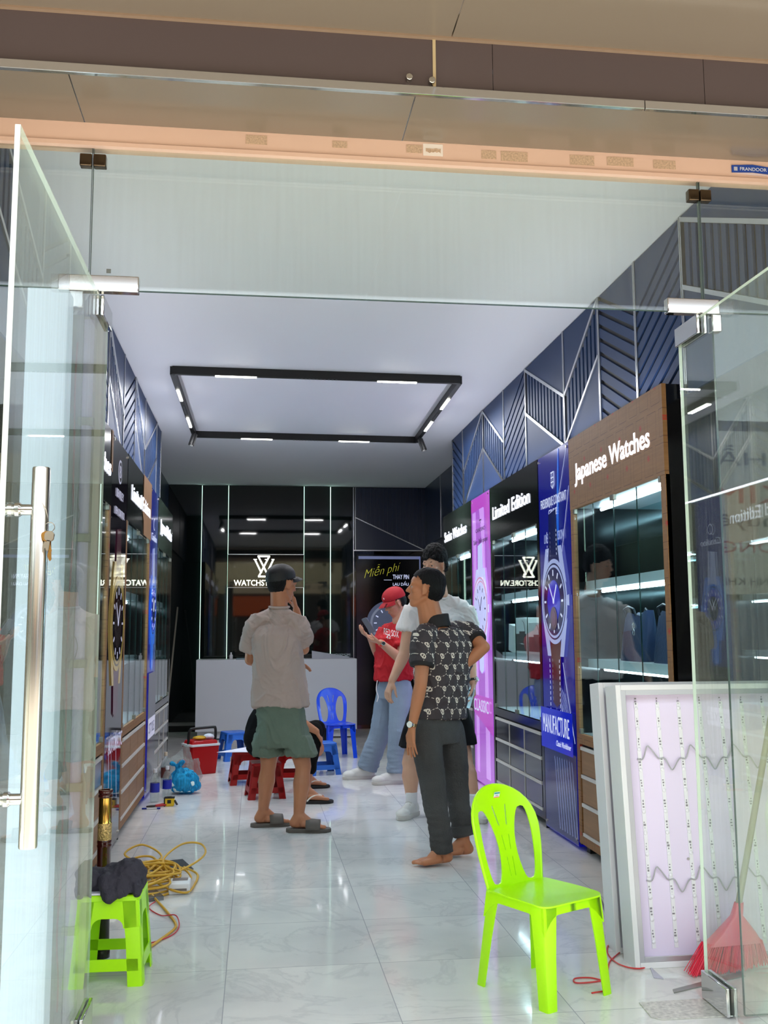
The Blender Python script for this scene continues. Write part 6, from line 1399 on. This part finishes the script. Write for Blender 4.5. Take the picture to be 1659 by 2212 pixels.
blob('shorts', shorts(HL_+Vector((-.01, 0, .0)), HR_+Vector((.012, 0, 0)), KL_, KR_, wst, .66, .60, .165, .125, .096, .106), SHORT, P2, .0062, 4, cloth(5, .010, .008))
b = MB(); random.seed(21)
SP = mat('paint_spots', (220, 214, 200), .5)
bv = BVHTree.FromObject(P2.children[-1], bpy.context.evaluated_depsgraph_get())
for k in range(34):
    if k < 12: px_, py_ = random.gauss(652, 7), random.gauss(1562, 8)
    elif k < 27: f_ = random.random(); px_, py_ = 664+f_*10+random.gauss(0, 1.5), 1588+f_*26+random.gauss(0, 2)
    else: px_, py_ = random.gauss(662, 8), random.gauss(1619, 2)
    d = _ray(px_, py_).normalized(); h = bv.ray_cast(Vector((0, 0, CAMH)), d)
    if h[0] is not None: r_ = random.uniform(.0015, .0045); n_ = h[1]; a = n_.orthogonal().normalized(); q_ = n_.cross(a); b.skin([b.ring(h[0]-n_*.001, a, q_, r_, r_*random.uniform(1, 2.4), 7), b.ring(h[0]+n_*.0012, a, q_, r_*.8, r_, 7)])
b.build('paint_spots', SP, P2, 0, False)['kind'] = 'stuff'
def slide(root, A, D, m, sc=1.0, thong=False, strap=None, name='slide_sandal', z=0):
    D = Vector((D[0], D[1], 0)).normalized(); S = Vector((-D.y, D.x, 0)); g = Vector((A.x, A.y, z)); s = sc
    ol = [(-.078, 0), (-.070, .026), (-.03, .036), (.05, .036), (.12, .047), (.165, .044), (.198, .020), (.202, -.008), (.18, -.036), (.13, -.046), (.06, -.042), (0, -.036), (-.06, -.030)]
    b = MB(); b.skin([[g+D*x*s*k+S*y*s*k+Vector((0, 0, zz)) for x, y in ol] for zz, k in ((0, .96), (.004, 1), (.022, 1.0), (.026, .97))]); o = b.build(name, m, root)
    if not thong:
        b = MB(); R = []
        for t_ in (.045, .075, .11, .135):
            R.append([g+D*t_*s+S*(.052*math.cos(a))*s+Vector((0, 0, .020+(.062-.12*(t_-.045))*math.sin(a))) for a in [math.pi*i/12 for i in range(13)]])
        n = 13
        for i in range(len(R)-1):
            for k in range(n-1): b._add([R[i][k], R[i+1][k], R[i+1][k+1], R[i][k+1]], ((0, 1, 2, 3),))
        bmesh.ops.remove_doubles(b.b, verts=b.b.verts, dist=1e-5); st = b.build('strap', m, o); md = st.modifiers.new('t', 'SOLIDIFY'); md.thickness = .008; md.offset = 1
    else:
        b = MB()
        for sg_ in (-1, 1): b.tube(spline([g+D*.135*s+Vector((0, 0, .036)), g+D*.10*s+S*sg_*.018*s+Vector((0, 0, .062)), g+D*.045*s+S*sg_*.040*s+Vector((0, 0, .055)), g+D*.01*s+S*sg_*.043*s+Vector((0, 0, .022))], 5), [.0055]*16, 8)
        b.build('strap', strap, o)
    return o
SLD = mat('grey_rubber', (92, 86, 80), .6)
slide(P2, AL_+Vector((-.005, 0, 0)), (1, .12), SLD, 1.02); slide(P2, AR_, (1, -.10), SLD, 1.06); fix(P2)

# ---- tall man in the white T-shirt -----------------------------------------------------
Y2 = 7.22
P3 = thing('person', 'tall person in white T-shirt, black shorts and white trainers, holding a phone', 'person', loc=(1.3, 7.2, 0))
H = J(938, 1222, Y2); B = basis(Vector((-.66, -.70, -.06)), (0, 0, 1)); NKb = J(950, 1285, Y2+.04)
SA = J(893, 1312, Y2+.05); SB = J(1002, 1312, Y2+.04); EA = J(874, 1412, Y2+.02); WA = J(847, 1470, Y2-.06); EB = J(1014, 1408, Y2+.08); WB = J(1022, 1474, Y2-.06)
HA = J(912, 1525, Y2+.02); HB = J(985, 1525, Y2+.02); KA = J(886, 1648, Y2-.04); KB = J(1004, 1642, Y2-.04); AA = J(889, 1748, Y2-.06); AB = J(1027, 1752, Y2-.22); AA.z = .10; AB.z = .10
def body3(mb):
    head_parts(mb, H, B); mb.cap(H+B@Vector((-.030, 0, -.05)), .058, NKb, .062); mb.cap(H+B@Vector((-.01, 0, -.07)), .052, NKb, .060)
    limb(mb, [(NKb-Vector((0, 0, .05)), .05), ((SA+SB)/2-Vector((0, 0, .08)), .05), ((HA+HB)/2, .06)]); mb.cap(SA-Vector((0, 0, .02)), .035, SB-Vector((0, 0, .02)), .035)
    for S_, E_, W_ in ((SA, EA, WA), (SB, EB, WB)): limb(mb, [(S_-Vector((0, 0, .01)), .038), (S_.lerp(E_, .5), .052), (E_, .044), (E_.lerp(W_, .3), .043), (W_, .028)])
    hand(mb, WA, (-.35, -.1, -.9), (.5, .3, -.2), side=1, curl=.55, spread=.1, sc=1.05); hand(mb, WB, (.05, -.15, -1), (-.9, .2, 0), side=-1, curl=.75, spread=.05, sc=1.05)
    for K_, A_, H_ in ((KA, AA, HA), (KB, AB, HB)): limb(mb, [(H_, .055), (K_, .060), (K_.lerp(A_, .12), .055), (K_.lerp(A_, .34), .064), (K_.lerp(A_, .65), .048), (A_, .036)])
    foot(mb, AA, (-.55, -.8), .72, False, .06); foot(mb, AB, (.05, -1), .72, False, .06)
blob('body', body3, SK3, P3, .0056, 3); eyes(P3, H, B)
def mop(l):
    x, y = l.x, abs(l.y)
    if x > .045: return .040+.012*math.sin(l.y*70)
    if x > .01: return .020
    if x > -.03: return .012 if y > .05 else -.02
    return -.05
hair_cap(P3, H, B, mop, 1.05, .007, .035, extra=lambda mb, H_, B_: [mb.cap(H_+B_@Vector((.02+.0*k, -.05+.02*k, .10)), .020, H_+B_@Vector((.088-.25*(-.05+.02*k)**2*10, -.05+.02*k, .056)), .011, 8) for k in range(6)])
WT = mat('white_jersey', (222, 216, 212), .85, bump=.12, bscale=300); fr3 = Vector((-.6, -.8, 0))
def shirt3(mb):
    loft(mb, torso_secs(SA+Vector((.0, 0, -.04)), SB+Vector((0, 0, -.04)), NKb, J(900, 1440, Y2+.02), J(1000, 1440, Y2+.04), Vector((-.1, -1, 0)), depth=.125, belly=.13, loose=1.06, hem=-.25)); yoke(mb, SA, SB, NKb, .066)
    for S_, E_, r_ in ((SA, EA, .082), (SB, EB, .082)): q = S_.lerp(E_, .52); d = (E_-S_).normalized(); a = d.orthogonal().normalized(); b_ = d.cross(a); mb.skin([mb.ring(p, a, b_, r, r, 18) for p, r in ((S_-d*.0, r_*.85), (S_+d*.05, r_), (q, r_*1.1))])
sh3 = blob('t_shirt', shirt3, WT, P3, .0068, 5, cloth(3, .012, .009))
mb = MB(); mb.tube([NKb+Vector((math.cos(a)*.068, math.sin(a)*.066, -.012+.018*math.sin(a))) for a in [i*math.pi/12 for i in range(24)]], .007, 8, True); mb.build('collar', WT, sh3)
mb = MB(); mb.tube([NKb+Vector((math.cos(a)*.068, math.sin(a)*.062, -.02+.022*math.sin(a))) for a in [i*math.pi/12 for i in range(24)]], .0016, 6, True); mb.build('necklace', STEEL, P3)
BSH = mat('black_shorts_cloth', (9, 9, 11), .8, 0, .2, bump=.2, bscale=120)
blob('shorts', shorts(HA, HB, KA, KB, J(948, 1470, Y2+.03), .72, .70, .17, .125, .10, .112), BSH, P3, .0068, 4, lambda c, n: .008*noise.noise(c*14))
SOCK = mat('white_sock', (224, 222, 222), .8, bump=.3, bscale=200); SHW = mat('white_leather', (224, 222, 216), .4); SOL = mat('white_sole', (206, 202, 194), .5)
for A_, D_ in ((AA, (-.55, -.8)), (AB, (.05, -1))):
    mb = MB(); mb.skin([mb.ring((A_.x, A_.y, z), Vector((1, 0, 0)), Vector((0, 1, 0)), r, r, 20) for z, r in ((.05, .040), (.10, .041), (.165, .043), (.168, .040))]); mb.build('sock', SOCK, P3); shoe(P3, A_, D_, 0, SHW, SOL, 1.05, 'trainer')
# phone and watch
wristwatch(P3, WB, EB, (.6, -.8, 0), BLACKM, mat('silver_dial', (200, 204, 210), .2), .032)
fix(P3)
ph = thing('phone', 'silver phone held low in the hand of the person in white', 'phone', loc=WB+Vector((-.04, -.03, -.11)))
c = WB+Vector((-.045, -.035, -.105)); rot = basis((-.55, -.8, .1), (.3, 0, 1)); u, v, n_ = rot@Vector((0, 1, 0)), rot@Vector((0, 0, 1)), rot@Vector((1, 0, 0))
MB().prism(rounded(.072, .148, .012), c-n_*.004, u, v, n_*.008).build('phone_body', mat('phone_silver', (170, 174, 182), .2, .6), ph, .001)
b = MB(); 
for dx, dy in ((-.018, .052), (.002, .052), (-.018, .032)): b.cyl(c+u*dx+v*dy+n_*.004, c+u*dx+v*dy+n_*.0065, .007, .007, 14)
b.build('camera_lenses', BLACK, ph); fix(ph)

# ---- man with the red cap and red shirt ------------------------------------------------
Y3 = 8.82
P4 = thing('person', 'person in red cap, red shirt and pale jeans looking down at a phone', 'person', loc=(1.15, 8.8, 0))
H = J(852, 1302, Y3); B = basis(Vector((-.86, -.28, -.42)), (0, 0, 1)); NKb = J(862, 1342, Y3+.02)
SA = J(836, 1362, Y3+.16); SB = J(878, 1364, Y3-.10); EA = J(818, 1415, Y3+.12); WA = J(800, 1378, Y3-.06); EB = J(866, 1424, Y3-.22); WB = J(822, 1388, Y3-.28)
HA = J(838, 1492, Y3+.10); HB = J(868, 1494, Y3-.06); KA = J(822, 1580, Y3+.12); KB = J(862, 1585, Y3-.12); AA = J(793, 1655, Y3+.20); AB = J(857, 1668, Y3-.14); AA.z = .10; AB.z = .10
def body4(mb):
    head_parts(mb, H, B); mb.cap(H+B@Vector((-.030, 0, -.05)), .058, NKb, .062); limb(mb, [(NKb-Vector((0, 0, .05)), .05), ((SA+SB)/2-Vector((0, 0, .08)), .05), ((HA+HB)/2, .06)]); mb.cap(SA-Vector((0, 0, .02)), .035, SB-Vector((0, 0, .02)), .035)
    for S_, E_, W_ in ((SA, EA, WA), (SB, EB, WB)): limb(mb, [(S_-Vector((0, 0, .01)), .038), (S_.lerp(E_, .5), .052), (E_, .044), (E_.lerp(W_, .3), .043), (W_, .028)])
    hand(mb, WA, (-.7, -.35, .45), (.3, -.1, .9), side=1, curl=.5, sc=1.0); hand(mb, WB, (-.9, .15, .25), (.2, .2, .9), side=-1, curl=.5, sc=1.0)
    for K_, A_, H_ in ((KA, AA, HA), (KB, AB, HB)): limb(mb, [(H_, .055), (K_, .045), (A_, .036)])
    foot(mb, AA, (-1, -.15), .72, False, .06); foot(mb, AB, (-1, -.2), .72, False, .06)
blob('body', body4, SK4, P4, .0060, 3); eyes(P4, H, B); hair_cap(P4, H, B, short_line, .995, .002)
REDC = mat('red_cap_cloth', (172, 14, 28), .7, bump=.2, bscale=200); ck = cap_hat(P4, H, B, REDC, 0, True, .01)
u_ = B@Vector((0, -1, 0)); v_ = B@Vector((0, 0, 1)); n_ = B@Vector((1, 0, 0))
text('cap_lettering', 'BOSTON', H+B@Vector((.089, .026, .072)), ((B@Vector((-.3, -1, 0))).normalized(), v_, n_), .05, .014, WHITEP, ck, .006)
REDT = mat('red_jersey', (186, 14, 28), .8, bump=.15, bscale=300)
def shirt4(mb):
    loft(mb, torso_secs(SA+Vector((.0, 0, -.04)), SB+Vector((0, 0, -.04)), NKb, J(838, 1440, Y3+.12), J(868, 1440, Y3-.08), Vector((-1, -.3, 0)), depth=.15, belly=.155, loose=1.18, hem=-.42)); yoke(mb, SA, SB, NKb, .066)
    for S_, E_, r_ in ((SA, EA, .080), (SB, EB, .082)): q = S_.lerp(E_, .62); d = (E_-S_).normalized(); a = d.orthogonal().normalized(); b_ = d.cross(a); mb.skin([mb.ring(p, a, b_, r, r, 18) for p, r in ((S_-d*.0, r_*.85), (S_+d*.05, r_), (q, r_*1.1))])
sh4 = blob('t_shirt', shirt4, REDT, P4, .0072, 5, cloth(4, .012, .009))
def decal(name, words, px0, px1, py, h, m, parent, obj, sl=0, bold=.01):
    bm = text_mesh(words, bold); bv = BVHTree.FromObject(obj, bpy.context.evaluated_depsgraph_get()); xs = [v.co.x for v in bm.verts]; ys = [v.co.y for v in bm.verts]; x0, x1, y0, y1 = min(xs), max(xs), min(ys), max(ys)
    bmesh.ops.triangulate(bm, faces=bm.faces); bmesh.ops.subdivide_edges(bm, edges=bm.edges, cuts=1)
    ok = True
    for v in bm.verts:
        a = (v.co.x-x0)/(x1-x0); b_ = (v.co.y-y0)/(y1-y0); px_ = px0+(px1-px0)*a; py_ = py-h*b_+sl*a; d = _ray(px_, py_).normalized(); hh = bv.ray_cast(Vector((0, 0, CAMH)), d)
        v.co = hh[0]-d*.004 if hh[0] is not None else Vector((0, 0, CAMH))+d*9
    me = bpy.data.meshes.new(name); bm.to_mesh(me); bm.free(); me.materials.append(m); o = bpy.data.objects.new(name, me); COL.objects.link(o); o.parent = parent
    md = o.modifiers.new('t', 'SOLIDIFY'); md.thickness = .002; return o
TWH = mat('print_white', (226, 222, 220), .6)
decal('shirt_lettering', 'RED SOX', 829, 861, 1370, 14, TWH, sh4, sh4, 8); decal('shirt_number', '42', 834, 844, 1380, 8, TWH, sh4, sh4)
JEAN = mat('pale_denim', (136, 152, 170), .8, bump=.35, bscale=140, var=.14, vscale=5)
jj = blob('jeans', trousers(HA, HB, KA, KB, AA-Vector((0, 0, .01)), AB-Vector((0, 0, .01)), (-1, -.3, 0), .108, .096, .092, J(853, 1470, Y3+.02), .125, .15), JEAN, P4, .0072, 4, wrinkle)
b = MB(); b.tube(spline([J(815, 1470, Y3-.10), J(813, 1490, Y3-.12), J(817, 1505, Y3-.12), J(814, 1516, Y3-.12)], 4), .0045, 6); b.build('drawstring', TWH, P4)
for A_, D_ in ((AA, (-1, -.15)), (AB, (-1, -.2))): shoe(P4, A_+Vector((-.01, 0, 0)), D_, 0, SHW, SOL, 1.12, 'trainer')
wristwatch(P4, WB, EB, (0, -1, .2), mat('orange_band', (226, 60, 30), .4), mat('dark_dial', (40, 40, 44), .2), .033); fix(P4)
ph = thing('phone', 'grey phone held up in both hands by the person in the red cap', 'phone', loc=J(795, 1352, Y3-.22))
c = J(796, 1351, Y3-.20); fw = (H-c).normalized(); rot = basis(fw, (-.4, 0, 1)); u, v, n_ = rot@Vector((0, 1, 0)), rot@Vector((0, 0, 1)), rot@Vector((1, 0, 0))
MB().prism(rounded(.075, .15, .012), c-n_*.004, u, v, n_*.008).build('phone_body', mat('phone_grey', (112, 116, 128), .3, .4), ph, .001); MB().prism(rounded(.068, .142, .010), c+n_*.0042, u, v, n_*.0006).build('screen', mat('phone_screen', (30, 36, 50), .1), ph, 0, False); fix(ph)

# ---- seated person in black behind the man in shorts -----------------------------------
Y4 = 8.05
P5 = thing('person', 'seated person in black clothes and flip-flops behind the person in green shorts', 'person', loc=(.2, 8.1, 0))
hip = J(572, 1598, Y4+.12); hip.z = .40; hx = hip.x; ch = J(600, 1500, Y4+.12); H = J(622, 1420, Y4+.14); B = basis(Vector((.8, .1, -.5)), (0, 0, 1)); NKb = H+Vector((-.05, 0, -.13))
KA = J(676, 1580, Y4-.16); KB = J(684, 1575, Y4+.34); AA = J(660, 1722, Y4-.24); AB = J(660, 1688, Y4+.50); AA.z = .10; AB.z = .10
SA = ch+Vector((-.02, -.17, .08)); SB = ch+Vector((-.02, .17, .08)); EA = J(650, 1560, Y4-.22); WA = J(683, 1580, Y4-.22); EB = J(645, 1560, Y4+.32); WB = J(684, 1592, Y4+.05)
def body5(mb):
    head_parts(mb, H, B); mb.cap(H+B@Vector((-.030, 0, -.05)), .056, NKb, .058); limb(mb, [(NKb, .055), (ch, .06), (hip, .07)])
    for S_, E_, W_ in ((SA, EA, WA), (SB, EB, WB)): limb(mb, [(S_, .05), (E_, .040), (W_, .027)])
    hand(mb, WA, (.5, .3, -.8), (-.5, .3, -.6), side=1, curl=.6); hand(mb, WB, (.4, -.3, -.8), (-.5, .3, -.6), side=-1, curl=.6)
    for K_, A_, y_ in ((KA, AA, -.09), (KB, AB, .09)): limb(mb, [(hip+Vector((.02, y_, 0)), .08), (K_, .055), (K_.lerp(A_, .4), .052), (A_, .034)])
    foot(mb, AA, (1, -.05), 1.04, True, .074); foot(mb, AB, (1, .05), 1.0, True, .074)
blob('body', body5, SK1, P5, .0060, 3); hair_cap(P5, H, B, short_line, 1.02, .003)
BKC = mat('black_cotton', (7, 7, 8), .85, 0, .15, bump=.2, bscale=90)
def shirt5(mb):
    mb.ell(hip+Vector((-.02, 0, .06)), (.155, .18, .15)); mb.cap(hip+Vector((-.02, 0, .10)), .15, ch, .135); mb.cap(SA, .07, SB, .07); mb.cap(ch, .13, NKb-Vector((0, 0, .03)), .06)
    for S_, E_ in ((SA, EA), (SB, EB)): mb.cap(S_, .07, S_.lerp(E_, .65), .062)
blob('shirt', shirt5, BKC, P5, .007, 5, lambda c, n: .012*noise.noise(c*9))
def pants5(mb):
    mb.ell(hip, (.15, .17, .10))
    for K_, A_, y_ in ((KA, AA, -.08), (KB, AB, .08)): mb.cap(hip+Vector((.02, y_, 0)), .10, K_, .078); mb.cap(K_, .078, K_.lerp(A_, .62), .066)
blob('trousers', pants5, BKC, P5, .007, 5, lambda c, n: .008*noise.noise(c*12))
RB = mat('black_rubber', (20, 18, 18), .6); RWt = mat('white_rubber', (220, 214, 204), .5)
slide(P5, AA, (1, -.05), RB, 1.06, True, RWt, 'flip_flop'); slide(P5, AB, (1, .05), RB, 1.02, True, RWt, 'flip_flop'); fix(P5)
